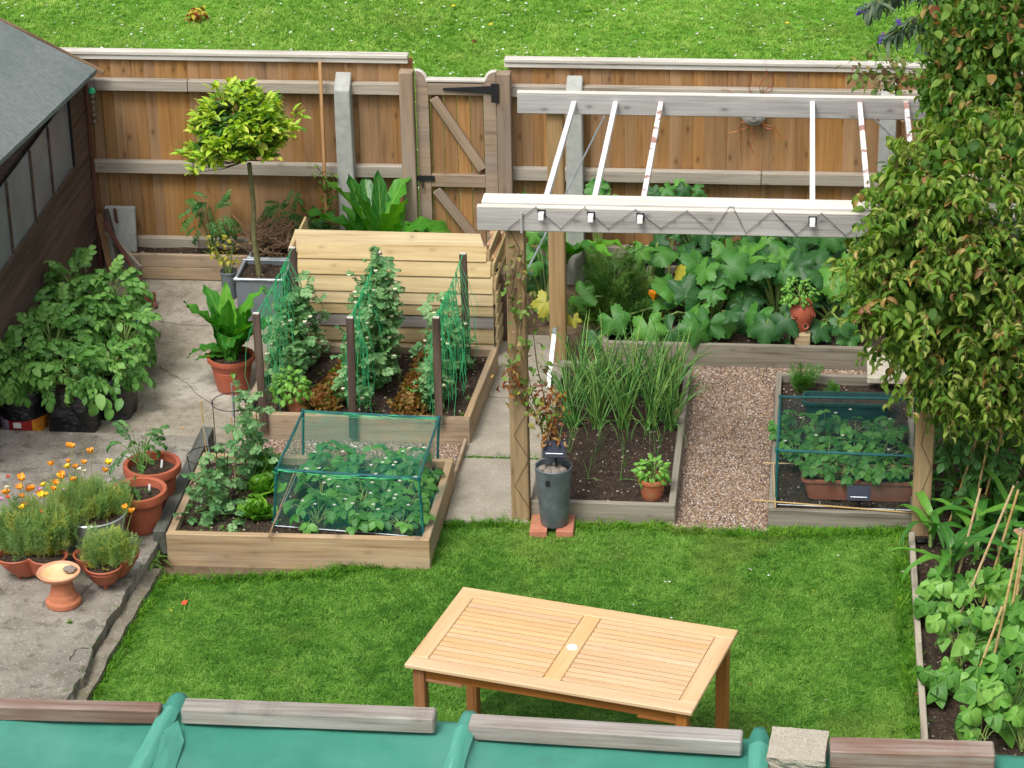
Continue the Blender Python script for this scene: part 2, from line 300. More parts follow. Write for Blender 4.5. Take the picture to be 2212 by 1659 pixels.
MT['poppy'] = plain('orange_petal', (255,150,16), .6, k=.95)
MT['poppyy'] = plain('yellow_petal', (250,196,30), .6, k=.95)
MT['poppyr'] = plain('red_petal', (214,70,30), .6, k=.9)
MT['poppyw'] = plain('cream_petal', (246,236,196), .6, k=.9)
MT['poppyp'] = plain('pink_petal', (206,140,180), .6, k=.9)
MT['redtwig'] = mottle('red_brown_fine_twig', [(.3,(120,84,58)), (.7,(160,120,84))], 25, 5, .9, .5, .005)
# ------------------------------------------------------------------ building helpers
WM = {}                                        # world matrix of every thing or part that may be a parent
def tag(o, label=None, cat=None, group=None, kind=None):
    if label: o['label'] = label
    if cat: o['category'] = cat
    if group: o['group'] = group
    if kind: o['kind'] = kind
    return o
def wm(o): return WM.get(o.name, Matrix()) if o else Matrix()
def T(name, label, cat, loc=(0,0,0), group=None, rot=0.0):
    o = bpy.data.objects.new(name, None); o.empty_display_size = .1; COL.objects.link(o)
    o.matrix_world = Matrix.Translation(Vector(loc)) @ Matrix.Rotation(rot, 4, 'Z'); WM[o.name] = o.matrix_world.copy()
    return tag(o, label, cat, group)
def link(name, me, parent=None, M=None, kind=None):
    """M is the wanted world matrix"""
    o = bpy.data.objects.new(name, me); COL.objects.link(o); M = M or Matrix()
    if parent: o.parent = parent; o.matrix_local = wm(parent).inverted() @ M
    else: o.matrix_world = M
    WM[o.name] = M.copy()
    if kind: o['kind'] = kind
    return o
def mesh(name, V, F, mat=None, smooth=False, lf=None, sharp=None):
    me = bpy.data.meshes.new(name); me.from_pydata([tuple(v) for v in V], [], [tuple(f) for f in F]); me.update()
    if mat: me.materials.append(MT[mat])
    if smooth:
        me.shade_smooth()
        if sharp: me.set_sharp_from_angle(angle=R(sharp))
    if lf is not None:
        a = me.attributes.new('lf', 'FLOAT_COLOR', 'POINT'); c = np.ones((len(V), 4), np.float32); c[:, :3] = lf; a.data.foreach_set('color', c.ravel())
    return me
class MB:
    def __init__(s): s.v = []; s.f = []
    def add(s, V, F): b = len(s.v); s.v += [Vector(v) for v in V]; s.f += [tuple(i+b for i in f) for f in F]; return s
    def box(s, c, d, rz=0.0):
        c = Vector(c); m = Matrix.Rotation(rz, 3, 'Z')
        V = [c + m @ Vector((x*d[0]/2, y*d[1]/2, z*d[2]/2)) for x in (-1,1) for y in (-1,1) for z in (-1,1)]
        return s.add(V, [(0,1,3,2),(4,6,7,5),(0,4,5,1),(2,3,7,6),(0,2,6,4),(1,5,7,3)])
    def prism(s, P, z0, z1):
        n = len(P); V = [(p[0], p[1], z0) for p in P] + [(p[0], p[1], z1) for p in P]
        a = sum(P[i][0]*P[(i+1)%n][1]-P[(i+1)%n][0]*P[i][1] for i in range(n))
        F = [tuple(range(n))[::-1], tuple(range(n, 2*n))] + [(i, (i+1)%n, n+(i+1)%n, n+i) for i in range(n)]
        if a < 0: F = [f[::-1] for f in F]
        return s.add(V, F)
    def tube(s, P, r, seg=6, cap=True):
        P = [Vector(p) for p in P]; n = len(P); rr = r if isinstance(r, (list, tuple)) else [r]*n
        V = []; F = []; up = None
        for i, p in enumerate(P):
            d = (P[min(i+1, n-1)] - P[max(i-1, 0)]).normalized()
            if up is None: up = Vector((0,0,1)) if abs(d.z) < .9 else Vector((1,0,0))
            a = d.cross(up).normalized(); b = a.cross(d).normalized(); up = b
            for k in range(seg): t = 2*PI*k/seg; V.append(p + (a*math.cos(t) + b*math.sin(t))*rr[i])
        for i in range(n-1):
            for k in range(seg): F.append((i*seg+k, i*seg+(k+1)%seg, (i+1)*seg+(k+1)%seg, (i+1)*seg+k))
        if cap: F += [tuple(range(seg))[::-1], tuple(range((n-1)*seg, n*seg))]
        return s.add(V, F)
    def lathe(s, c, prof, seg=32, rf=None):
        c = Vector(c); V = []; F = []; n = len(prof)
        for i, (r, z) in enumerate(prof):
            for k in range(seg):
                t = 2*PI*k/seg; q = r*(rf(t) if rf else 1); V.append(c + Vector((q*math.cos(t), q*math.sin(t), z)))
        for i in range(n-1):
            for k in range(seg): F.append((i*seg+k, i*seg+(k+1)%seg, (i+1)*seg+(k+1)%seg, (i+1)*seg+k))
        return s.add(V, F)
    def build(s, name, mat, parent=None, smooth=False, sharp=35, kind=None, bevel=0):
        V = np.array([tuple(v) for v in s.v]); o = Vector(((V[:,0].min()+V[:,0].max())/2, (V[:,1].min()+V[:,1].max())/2, V[:,2].min()))
        me = mesh(name, V - np.array(o), s.f, mat, smooth, sharp=sharp)
        if bevel: bevel_me(me, bevel)
        return link(name, me, parent, Matrix.Translation(o), kind)
def bevel_me(me, w):
    bm = bmesh.new(); bm.from_mesh(me); bmesh.ops.bevel(bm, geom=bm.edges[:], offset=w, segments=1, affect='EDGES', clamp_overlap=True); bm.to_mesh(me); bm.free()
_box = {}
def boxmesh(L, w, t, mat, bev=.004):
    k = (round(L, 3), round(w, 4), round(t, 4), mat, bev)
    if k not in _box:
        m = MB().box((0,0,0), (L, t, w)); me = mesh('board', m.v, m.f, mat)
        if bev: bevel_me(me, min(bev, t*.3, w*.3))
        _box[k] = me
    return _box[k]
def plank(name, p0, p1, w, t, mat, parent=None, up=(0,0,1), bev=.004, roll=0.0, snap=None):
    """a board from p0 to p1 along its centre line: w is its height (towards up), t its thickness"""
    p0, p1, up = Vector(p0), Vector(p1), Vector(up); x = (p1-p0); L = x.length; x.normalize()
    y = up.cross(x).normalized(); z = x.cross(y)
    M = Matrix((x, y, z)).transposed().to_4x4(); M = Matrix.Translation((p0+p1)/2) @ M @ Matrix.Rotation(roll, 4, 'X')
    return link(name, boxmesh(L, w, t, mat, bev), parent, M)
def orient(pos, az, pitch, roll=0.0, s=1.0):
    """+Y of the leaf points to azimuth az (clockwise from +Y), raised by pitch"""
    return Matrix.Translation(Vector(pos)) @ Matrix.Rotation(-az, 4, 'Z') @ Matrix.Rotation(pitch, 4, 'X') @ Matrix.Rotation(roll, 4, 'Y') @ Matrix.Scale(s, 4)
def U(a, b): return random.uniform(a, b)

# ------------------------------------------------------------------ leaf shapes: key -> (V, F, uv)
PR = {}
def strip_leaf(L, W, prof, n=6, fold=.3, droop=.5, wave=0.0, wf=3, twist=0.0, cols=2, base=0.0, cup=0.0):
    V = []; F = []; U_ = []; p = Vector((0,0,0)); a = base; m = 2*cols+1
    for i in range(n+1):
        t = i/n
        if i: a = base - droop*t; p = p + Vector((0, math.cos(a), math.sin(a)))*(L/n)
        w = W*max(prof(t), .02)/2; nz = Vector((0, -math.sin(a), math.cos(a)))
        for j in range(-cols, cols+1):
            u = j/cols; x = Vector((u*w, 0, 0)); h = abs(u)*w*fold - cup*u*u*w + wave*math.sin(t*wf*2*PI + (0 if u > 0 else 1.3))*abs(u)*W*.5
            if twist: x = Matrix.Rotation(twist*t, 3, 'Y') @ x
            V.append(p + x + nz*h); U_.append((u*.5+.5, t))
        if i:
            for j in range(m-1): b = (i-1)*m+j; F.append((b, b+1, b+m+1, b+m))
    return np.array([tuple(v) for v in V]), F, np.array(U_)
ov = lambda t: math.sin(PI*min(1, t**.8))**.75
ovw = lambda t: math.sin(PI*t**.62)**.8
heart = lambda t: (1-t)**.75*1.25 if t > .12 else (.75+2*t)
lance = lambda t: math.sin(PI*t**.9)
strap = lambda t: min(1, t*5+.15)*(1-t**3)**.8
def join(parts):
    V = []; F = []; L = []; b = 0
    for (v, f, u), M in parts:
        A = np.array(M); V.append(v @ A[:3,:3].T + A[:3,3]); F += [tuple(i+b for i in q) for q in f]; L.append(u); b += len(v)
    return np.concatenate(V), F, np.concatenate(L)
def tri(P0, P1, w):
    P0, P1 = Vector(P0), Vector(P1); d = (P1-P0); s = Vector((d.y, -d.x, 0)).normalized()*w/2
    if s.length < 1e-6: s = Vector((w/2,0,0))
    return np.array([tuple(P0-s), tuple(P0+s), tuple(P1)]), [(0,1,2)], np.array([(.4,0),(.6,0),(.5,1)])
I4 = Matrix()
for k in range(3):
    PR['bay%d'%k] = strip_leaf(1, .38+.05*k, lance, 4, .35, .3+.3*k, cols=1)
    PR['ov%d'%k] = strip_leaf(1, .62+.08*k, ov, 5, .25, .4+.35*k, .06, 1.5, cols=1)
    PR['basil%d'%k] = strip_leaf(1, .66, ov, 5, -.1, .5+.5*k, cols=2, cup=.5)
    PR['horse%d'%k] = strip_leaf(1, .24+.04*k, lambda t: (.16 if t < .15 else math.sin(PI*((t-.15)/.85)**.75)**.7+.05), 12, .25, [.2, .7, 1.6][k], .26, 5, cols=2)
    PR['corn%d'%k] = strip_leaf(1, .15, lambda t: min(1,.5+t*2)*(1-t)**.55, 9, .3, [1.4, 2.0, 2.6][k], .15, 3, cols=1, base=.5)
    PR['bud%d'%k] = strip_leaf(1, .18, lance, 4, .3, .8+.5*k, cols=1)
    PR['curl%d'%k] = strip_leaf(1, .38, lance, 6, 1.1, 1.5+.8*k, cols=1, base=.5)
    PR['pl%d'%k] = strip_leaf(1, .56+.08*k, lance, 5, .28, .4+.35*k, .08, 1.5, cols=1)
    PR['tl%d'%k] = strip_leaf(1, .42+.06*k, lance, 4, .3, .5+.3*k, .12, 2, cols=1)
    PR['lett%d'%k] = strip_leaf(1, .8, lambda t: min(1, .35+t*1.6)*(1-t**4)**.5, 6, .25, -.9+.5*k, .3, 3, cols=2, cup=.3)
    PR['frill%d'%k] = strip_leaf(1, .8, lambda t: .3+.7*t, 5, .2, -.8+.7*k, .65, 3.2, cols=3)
for k in range(5):
    n = 6; V = []; F = []; Uu = []; a = 0; p = Vector((0,0,0)); dr = [.15, .45, .9, 1.5, 2.3][k]
    for i in range(n+1):
        t = i/n; a = -dr*t*t
        if i: p = p + Vector((0.04*math.sin(k*2+t*3), math.cos(a), math.sin(a)))/n
        w = .014*(1-t)**.6+.001
        for q in range(3): th = q*2*PI/3; V.append((p.x+w*math.cos(th), p.y, p.z+w*math.sin(th))); Uu.append((.5, t))
        if i:
            for q in range(3): b = (i-1)*3; F.append((b+q, b+(q+1)%3, b+3+(q+1)%3, b+3+q))
    PR['onion%d'%k] = (np.array(V), F, np.array(Uu))
def compound(n_pairs, lw, ll, term, key, droop=.5, small=True, pk='ov', start=.3):
    parts = []; V = []; P = []
    for i in range(9): t = i/8; a = -droop*t; P.append((t, a))
    pts = [Vector((0,0,0))]
    for t, a in P[1:]: pts.append(pts[-1] + Vector((0, math.cos(a), math.sin(a)))/8*.72)
    mb = MB().tube(pts, [.012]*8+[.006], 3, False)
    parts.append(((np.array([tuple(v) for v in mb.v]), mb.f, np.full((len(mb.v), 2), .5)), I4))
    def at(t): i = min(7, int(t*8)); return pts[i].lerp(pts[i+1], t*8-i), -droop*t
    for i in range(n_pairs):
        t = start + (.95-start)*i/max(1, n_pairs-1 if n_pairs > 1 else 1)*.85; q, a = at(t)
        for sg in (-1, 1):
            parts.append((PR['%s%d' % (pk, (i+(sg>0))%3)], orient(q, sg*R(62-10*i/n_pairs), a+.1, sg*.2, ll*(.75+.35*i/n_pairs))))
            if small and i: parts.append((PR['%s0' % pk], orient(q-Vector((0,.06,0)), sg*R(80), a, 0, ll*.35)))
    q, a = at(1.0); parts.append((PR[pk+'1'], orient(q, 0, a-.1, 0, term)))
    v, f, u = join(parts); PR[key] = (v, f, u)
for k in range(3):
    compound(3, .3, .36, .42, 'pot%d'%k, .3+.4*k, True, 'pl')
    compound(4, .2, .27, .26, 'tom%d'%k, .5+.4*k, True, 'tl', .2)
    v = [(PR['ov1'], orient((0,.0,0), az, p_, 0, s_)) for az, p_, s_ in ((R(-72), .1, .5), (R(72), .05, .5), (0, -.1*k, .56))]
    PR['trif%d'%k] = join(v)
    hz = strip_leaf(1, .95, heart, 6, .2, .7+.3*k, .05, 1, cols=2); PR['hrt%d'%k] = hz
    PR['beanl%d'%k] = join([(hz, orient((0,-.05,0), az, p_, 0, s_)) for az, p_, s_ in ((R(-85), -.25, .55), (R(85), -.3, .55), (0, -.3-.2*k, .62))])
    # pea leaf: three pairs of round leaflets and a tendril
    PR['peal%d'%k] = join([(PR['ov%d'%(i%3)], orient((0, .12+.25*(i//2), 0), (-1 if i%2 else 1)*R(65), .1, 0, .42)) for i in range(6)] + [(tri((0,0,0), (.05*k,1.1,.1), .03), I4)])
    # feathery leaf
    pt = []; rr = random.Random(k)
    for i in range(9):
        t = .15+.85*i/9; 
        for sg in (-1, 1):
            ln = .42*(1-t*.7); q0 = Vector((0,t,.02*i)); q1 = q0 + Vector((sg*ln*.8, ln*.6, rr.uniform(-.08,.12))); pt.append((tri(q0, q1, .035), I4))
            for z in (.35, .6, .8): h = q0.lerp(q1, z); pt.append((tri(h, h+Vector((sg*rr.uniform(0,.1), .13, rr.uniform(-.06,.08))), .03), I4)); pt.append((tri(h, h+Vector((sg*.12, -.02, rr.uniform(-.06,.08))), .03), I4))
    pt.append((tri((0,0,0), (0,1,.15), .04), I4)); PR['fea%d'%k] = join(pt)
    # lobed courgette leaf lying around its stalk end, radius 1
    rr = random.Random(40+k); V = [(0,0,0)]; Uu = [(.5,.1)]; F = []; NA = 45; rings = (.35, .7, 1.0)
    for ri, rg in enumerate(rings):
        for i in range(NA):
            th = R(-162) + R(324)*i/(NA-1); lobe = 1-(.38 if k != 2 else .24)*(2*min((th/R(66))%1, 1-(th/R(66))%1))**1.3
            r = rg*(lobe if rg == 1 else (lobe*.5+.5)*1.0 if rg > .5 else 1)*(1+(.065 if i%2 else -.065)*(rg == 1))*(1-.12*abs(th)/PI)
            z = .16*math.sin(th*5+k)*rg*rg*.6 - (.35+.15*k)*rg*rg*.6 + .10*abs(math.sin(th*2.5))*rg
            V.append((r*math.sin(th), r*math.cos(th), z)); Uu.append((.5+.5*abs(math.sin(th*2.5)), rg*.8+.1))
    for i in range(NA-1): F.append((0, 1+i+1, 1+i))
    for ri in range(2):
        for i in range(NA-1): b = 1+ri*NA+i; F.append((b, b+1, b+NA+1, b+NA))
    PR['courg%d'%k] = (np.array(V), F, np.array(Uu))
_pm = {}
def pmesh(key, mat):
    if (key, mat) not in _pm:
        V, F, u = PR[key]; lf = np.zeros((len(V), 3), np.float32); lf[:,0] = u[:,0]; lf[:,1] = u[:,1]
        _pm[(key, mat)] = mesh(key, V, F, mat, True, lf)
    return _pm[(key, mat)]
def joined(name, items, mat, parent=None, kind=None, smooth=True):
    """many leaves as one mesh"""
    by = {}
    for k, M in items: by.setdefault(k, []).append(np.array(M))
    Vs = []; Fs = []; Ls = []; b = 0; tot = []; cnt = []
    for k, Ms in by.items():
        V, F, u = PR[k]; Ms = np.array(Ms); n = len(Ms)
        W = np.einsum('nij,vj->nvi', Ms[:,:3,:3], V) + Ms[:,None,:3,3]
        Vs.append(W.reshape(-1,3)); rnd = RNG.random(n)
        l = np.zeros((n, len(V), 3), np.float32); l[:,:,0] = u[:,0]; l[:,:,1] = u[:,1]; l[:,:,2] = rnd[:,None]; Ls.append(l.reshape(-1,3))
        fl = np.array([i for f in F for i in f]); fc = np.array([len(f) for f in F])
        Fs.append((fl[None,:] + (np.arange(n)*len(V))[:,None] + b).ravel()); cnt.append(np.tile(fc, n)); b += n*len(V)
    V = np.concatenate(Vs); o = Vector(((V[:,0].min()+V[:,0].max())/2, (V[:,1].min()+V[:,1].max())/2, V[:,2].min())); V = V - np.array(o)
    lp = np.concatenate(Fs).astype(np.int32); c = np.concatenate(cnt).astype(np.int32)
    me = bpy.data.meshes.new(name); me.vertices.add(len(V)); me.vertices.foreach_set('co', V.astype(np.float32).ravel())
    me.loops.add(len(lp)); me.loops.foreach_set('vertex_index', lp); me.polygons.add(len(c))
    st = np.zeros(len(c), np.int32); st[1:] = np.cumsum(c)[:-1]; me.polygons.foreach_set('loop_start', st)
    me.update(calc_edges=True); me.materials.append(MT[mat])
    a = me.attributes.new('lf', 'FLOAT_COLOR', 'POINT'); q = np.ones((len(V), 4), np.float32); q[:,:3] = np.concatenate(Ls); a.data.foreach_set('color', q.ravel())
    if smooth: me.shade_smooth()
    return link(name, me, parent, Matrix.Translation(o), kind)
FWD = CAMR @ Vector((0,0,1))
def leaves(parent, items, mat, nmax=60, name='leaf', stuff='foliage'):
    """the nmax leaves nearest the viewer's side and top are parts of their own, the rest one mesh"""
    it = sorted(items, key=lambda q: (q[1].translation - CAM).dot(FWD) - .35*q[1].translation.z)
    for k, M in it[:nmax]: link(name, pmesh(k, mat), parent, M)
    if len(it) > nmax: joined(stuff, it[nmax:], mat, parent, 'stuff')
def scatter(name, V, F, protos, density, smin, smax, tilt=.3, seed=1, parent=None, label=None):
    me = mesh(name, V, F)
    o = link(name, me, parent, None, 'stuff') if not parent else link(name, me, parent, Matrix(), 'stuff')
    if label: o['label'] = label
    c = bpy.data.collections.new(name+'_kinds')
    for p in protos: c.objects.link(p)
    ng = bpy.data.node_groups.new(name, 'GeometryNodeTree'); N = ng.nodes; L = ng.links
    ng.interface.new_socket('Geometry', in_out='INPUT', socket_type='NodeSocketGeometry'); ng.interface.new_socket('Geometry', in_out='OUTPUT', socket_type='NodeSocketGeometry')
    gi = N.new('NodeGroupInput'); go = N.new('NodeGroupOutput'); d = N.new('GeometryNodeDistributePointsOnFaces'); d.inputs['Density'].default_value = density; d.inputs['Seed'].default_value = seed
    ip = N.new('GeometryNodeInstanceOnPoints'); ci = N.new('GeometryNodeCollectionInfo'); ci.inputs['Collection'].default_value = c
    ci.inputs['Separate Children'].default_value = True; ci.inputs['Reset Children'].default_value = True; ip.inputs['Pick Instance'].default_value = True
    rv = N.new('FunctionNodeRandomValue'); rv.data_type = 'FLOAT_VECTOR'; rv.inputs[0].default_value = (-tilt, -tilt, 0); rv.inputs[1].default_value = (tilt, tilt, 6.283)
    sv = N.new('FunctionNodeRandomValue'); sv.data_type = 'FLOAT'; sv.inputs[2].default_value = smin; sv.inputs[3].default_value = smax
    L.new(gi.outputs[0], d.inputs[0]); L.new(d.outputs['Points'], ip.inputs['Points']); L.new(ci.outputs[0], ip.inputs['Instance'])
    L.new(rv.outputs[0], ip.inputs['Rotation']); L.new(sv.outputs[1], ip.inputs['Scale']); L.new(ip.outputs[0], go.inputs[0])
    m = o.modifiers.new('scatter', 'NODES'); m.node_group = ng
    return o
def hidden(name, me): return bpy.data.objects.new(name, me)   # a kind for scatter(): not in the scene itself
def tuft(seed, n, h, w, spread, lean, mat, curl=.5):
    r = random.Random(seed); V = []; F = []
    for i in range(n):
        a = r.uniform(0, 2*PI); q = spread*math.sqrt(r.random()); b = Vector((q*math.cos(a), q*math.sin(a), 0)); hh = h*r.uniform(.6, 1.1)
        az = r.uniform(0, 2*PI); ln = r.uniform(.1, lean); dr = Vector((math.cos(az), math.sin(az), 0)); s = Vector((-math.sin(az+r.uniform(-.6,.6)), math.cos(az), 0))*w/2
        p1 = b + dr*hh*ln*.5 + Vector((0,0,hh*.6)); p2 = b + dr*hh*(ln+curl*r.random()) + Vector((0,0,hh*(1-.4*ln)))
        k = len(V); V += [b-s, b+s, p1-s*.8, p1+s*.8, p2]; F += [(k,k+1,k+3,k+2), (k+2,k+3,k+4)]
    return hidden('tuft', mesh('tuft', V, F, mat))
def rock(seed, mat, flat=.6, sub=1, smooth=True):
    bm = bmesh.new(); bmesh.ops.create_icosphere(bm, subdivisions=sub, radius=1); r = random.Random(seed)
    for v in bm.verts: v.co *= r.uniform(.75, 1.15); v.co.z *= flat; v.co.x *= 1.15
    me = bpy.data.meshes.new('rock'); bm.to_mesh(me); bm.free(); me.materials.append(MT[mat])
    if smooth: me.shade_smooth()
    return me
CRUMBS = [hidden('crumb', rock(i, 'crumb', .7, 1, False)) for i in range(4)]
PEBBLES = [hidden('pebble', rock(20+i, 'pebble', .6, 1, True)) for i in range(5)]
def soil(parent, P, z, name='soil', n=14, amp=.012, crumbs=900, seed=3, cs=(.003,.009)):
    """bumpy soil filling the quad P (four xy corners) as a part, with loose crumbs"""
    P = [Vector((p[0], p[1], 0)) for p in P]; V = []; F = []; r = random.Random(seed); m = n
    for i in range(n+1):
        for j in range(m+1):
            a = P[0].lerp(P[1], i/n); b = P[3].lerp(P[2], i/n); q = a.lerp(b, j/m); V.append((q.x, q.y, z + r.uniform(-amp, amp)))
    for i in range(n):
        for j in range(m): k = i*(m+1)+j; F.append((k, k+m+1, k+m+2, k+1))
    o = link(name, mesh(name, V, F, 'soil', True), parent, Matrix())
    scatter('soil_crumbs', V, F, CRUMBS, crumbs, cs[0], cs[1], 3, seed, parent)
    return o
def struct(name, mb, mat, **k): o = mb.build(name, mat, None, **k); o['kind'] = 'structure'; return o
def quadgrid(x0, x1, y0, y1, z, nx, ny, fz=None):
    V = []; F = []
    for i in range(nx+1):
        for j in range(ny+1):
            x = x0+(x1-x0)*i/nx; y = y0+(y1-y0)*j/ny; V.append((x, y, z + (fz(x, y) if fz else 0)))
    for i in range(nx):
        for j in range(ny): k = i*(ny+1)+j; F.append((k, k+ny+1, k+ny+2, k+1))
    return V, F
# ------------------------------------------------------------------ setting
g = MB().prism([(-150,-60),(150,-60),(150,300),(-150,300)], -.30, -.06); struct('ground', g, 'dirt')
fV, fF = quadgrid(-60, 60, 3.66, 160, .0, 60, 80, lambda x, y: .02*math.sin(x*1.3)+.015*math.sin(y*2.1+x))
fld = link('field', mesh('field', fV, fF, 'fieldbase', True), None, None, 'structure')
# lawn outline, following the beds
LW = [gz(192,1502,.0), gz(240,1430), gz(300,1320), gz(352,1254), gz(420,1256), gz(560,1252), gz(700,1240), gz(800,1216), gz(925,1212), Vector((-.44,-.12,0)), Vector((.85,-.07,0)), Vector((.9,-.11,0)), Vector((1.42,-.13,0)), Vector((1.44,-.03,0)), Vector((2.22,-.03,0)), gz(1990,1590), Vector((2.34,-4.6,0)), Vector((-2.6,-4.6,0))]
lm = MB(); nL = len(LW); lm.add([(p.x, p.y, 0) for p in LW], [tuple(range(nL))[::-1]])
lm.f = [f if (sum(lm.v[f[i]].x*lm.v[f[(i+1)%nL]].y-lm.v[f[(i+1)%nL]].x*lm.v[f[i]].y for i in range(nL)) > 0) else f[::-1] for f in lm.f]
struct('lawn', lm, 'lawnbase')
TF = [tuft(i, 11, .028, .0036, .019, 1.3, 'grass', .9) for i in range(5)]
TE = [tuft(30+i, 12, .058, .005, .022, .7, 'edgegrass', .7) for i in range(4)]
TW = [tuft(60+i, 12, .035, .006, .028, 1.2, 'fieldgrass', .8) for i in range(4)]
lawnV = [(p.x, p.y, 0) for p in LW]; lawnF = lm.f
scatter('lawn_grass', lawnV, lawnF, TF, 5600, .6, 1.25, .25, 3, None, 'short bright green mown lawn grass')
def strip_emit(P, w):
    V = []; F = []
    for i, p in enumerate(P):
        V += [(p[0], p[1], 0), (p[0]+w[0], p[1]+w[1], 0)]
        if i: k = 2*i; F.append((k-2, k, k+1, k-1))
    return V, F
eV = []; eF = []
def addstrip(P, w):
    V, F = strip_emit(P, w); b = len(eV); eV.extend(V); eF.extend([tuple(i+b for i in f) for f in F])
addstrip([LW[6], LW[7], LW[8], Vector((-.46,-.15,0))], (.02,-.09)); addstrip([LW[6]+Vector((.1,0,0)), LW[7], LW[8]], (.0,-.05)); addstrip([LW[9], LW[10], LW[11], LW[12], LW[14]], (0,-.06))
addstrip([LW[14], LW[15]], (-.07,0)); addstrip([LW[0], LW[1], LW[2], LW[3], LW[4], LW[5], LW[6]], (.05,-.05))
scatter('lawn_edge_grass', eV, eF, TE, 2600, .6, 1.3, .3, 5, None, 'longer grass left uncut along the edges of the lawn')
# the field beyond the fence
wV, wF = quadgrid(-8, 8, 3.9, 16, .0, 12, 12)
scatter('field_grass', wV, wF, TW, 1100, .6, 1.4, .25, 7, None, 'bright rough grass of the field beyond the fence')
dm = MB()
for k in range(6): a = k*PI/3; dm.add([(0,0,.03), (.011*math.cos(a-.4), .011*math.sin(a-.4), .034), (.016*math.cos(a), .016*math.sin(a), .034), (.011*math.cos(a+.4), .011*math.sin(a+.4), .034)], [(0,1,2,3)])
DA = [hidden('daisy', mesh('daisy', dm.v, dm.f, 'daisy'))]
scatter('field_daisies', wV, wF, DA, 38, .4, .95, .3, 9, None, 'white daisies dotted over the field grass')
dV, dF = quadgrid(-5, -.4, 4.2, 8, .005, 4, 4); scatter('field_daisies', dV, dF, DA, 50, .45, 1.0, .3, 19, None, 'white daisies thick in the left of the field')
ddm = MB().lathe((0,0,.03), [(0,0),(.02,.004),(.014,.01),(0,.012)], 7)
DD = hidden('dandelion', mesh('dandelion', ddm.v, ddm.f, 'dandelion'))
for x, y in ((1455,136),(1060,60),(980,20),(1700,190*.3),(2020,30)):
    p = gz(x, y, .03); o = ddm and link('dandelion', DD.data, None, Matrix.Translation(p)); tag(o, 'tiny yellow dandelion in the field, ' + {1455:'just above the right fence beyond the clear gap', 1060:'above the gate', 980:'at the top edge left of the gate', 1700:'above the sun ornament', 2020:'by the buddleia branches'}[x], 'flower', 'dandelions in the field')

# concrete: low back patio, raised near slab, kerb, garden path
PB = [(-3.75,.66),(-1.72,.66),(-1.72,4.0),(-3.75,4.0)]
struct('back_patio', MB().prism(PB, -.05, .04), 'patio')
def rough(P, n, a):
    out = []
    for i in range(len(P)-1):
        for j in range(n): q = P[i].lerp(P[i+1], j/n); out.append(q + Vector((U(-a,a), U(-a,a)*.5, 0)))
    return out + [P[-1]]
e = [gz(352,1149,.12), gz(340,1180,.12), gz(322,1203,.12), gz(308,1222,.12), gz(296,1243,.12), gz(270,1278,.12), gz(262,1300,.12), gz(232,1340,.12), gz(206,1384,.12), gz(197,1402,.12), gz(200,1412,.12), gz(186,1450,.12), gz(180,1462,.12), gz(168,1470,.12), gz(150,1500,.12), gz(120,1545,.12)]
P = [(-3.9,.72), (-2.0,.70), (-2.02,.45)] + [(p.x, p.y) for p in rough(e, 4, .007)] + [(-2.35,-4.6), (-3.9,-4.6)]
struct('near_patio_slab', MB().prism(P, -.05, .12), 'slab')
ki = [gz(318,1228,.06), gz(290,1278,.06), gz(240,1358,.06), gz(200,1425,.06), gz(160,1502,.06), gz(120,1570,.06)]
ko = [gz(347,1228,.06), gz(322,1272,.06), gz(272,1356,.06), gz(232,1425,.06), gz(193,1502,.06), gz(158,1570,.06)]
struct('kerb', MB().prism([(p.x, p.y) for p in rough(ki, 5, .005)] + [(p.x, p.y) for p in rough(ko[::-1], 5, .006)], -.05, .06), 'kerb')
struct('channel', MB().prism([(-2.3,-4.5),(-1.7,-4.5),(-1.7,-.6),(-2.3,-.6)], -.05, -.012), 'dirt')
pth = struct('garden_path', MB().prism([(-.46,-.12),(.06,-.12),(.06,2.6),(-.46,2.6)], -.05, .012), 'crack')
for (y0, y1) in ((-.115,.70),(.73,1.56),(1.58,2.55)):
    o = MB().box((-.195,(y0+y1)/2,.015), (.49, y1-y0, .035)).build('slab', 'path', pth, bevel=.006)
struct('path_dirt', MB().prism([(-2.05,-.82),(-.4,-.7),(-.4,.9),(-2.05,.9)], -.05, -.004), 'dirt')
struct('back_bed_ground', MB().prism([(-.46,1.9),(.3,1.9),(.3,3.7),(-2.4,3.7),(-2.4,2.6),(-.46,2.6)], -.055, .008), 'dirt')
# gravel
gb = struct('gravel_path', MB().prism([(.86,-.12),(1.45,-.12),(1.45,1.86),(2.4,1.86),(2.4,2.16),(.3,2.16),(.3,1.94),(.86,1.94)], -.05, .012), 'gravelbase')
V, F = quadgrid(.885, 1.425, -.09, 2.15, .014, 4, 8); b = len(V); V2, F2 = quadgrid(1.425, 2.3, 1.88, 2.15, .014, 4, 2)
V += V2; F += [tuple(i+b for i in f) for f in F2]; b = len(V); V2, F2 = quadgrid(.3, .885, 1.96, 2.15, .014, 3, 2); V += V2; F += [tuple(i+b for i in f) for f in F2]
scatter('gravel', V, F, PEBBLES, 15000, .0038, .0095, 1.5, 11, None, 'pinkish brown pea gravel between the beds')
gl = struct('gravel_strip', MB().prism([(-1.9,.36),(-.5,.36),(-.42,.88),(-1.84,.88)], -.05, .03), 'gravelbase')
V, F = quadgrid(-1.84, -.47, .39, .86, .032, 6, 3); scatter('gravel_in_strip', V, F, PEBBLES, 14000, .004, .009, 1.5, 12, None, 'pea gravel between the two left beds')
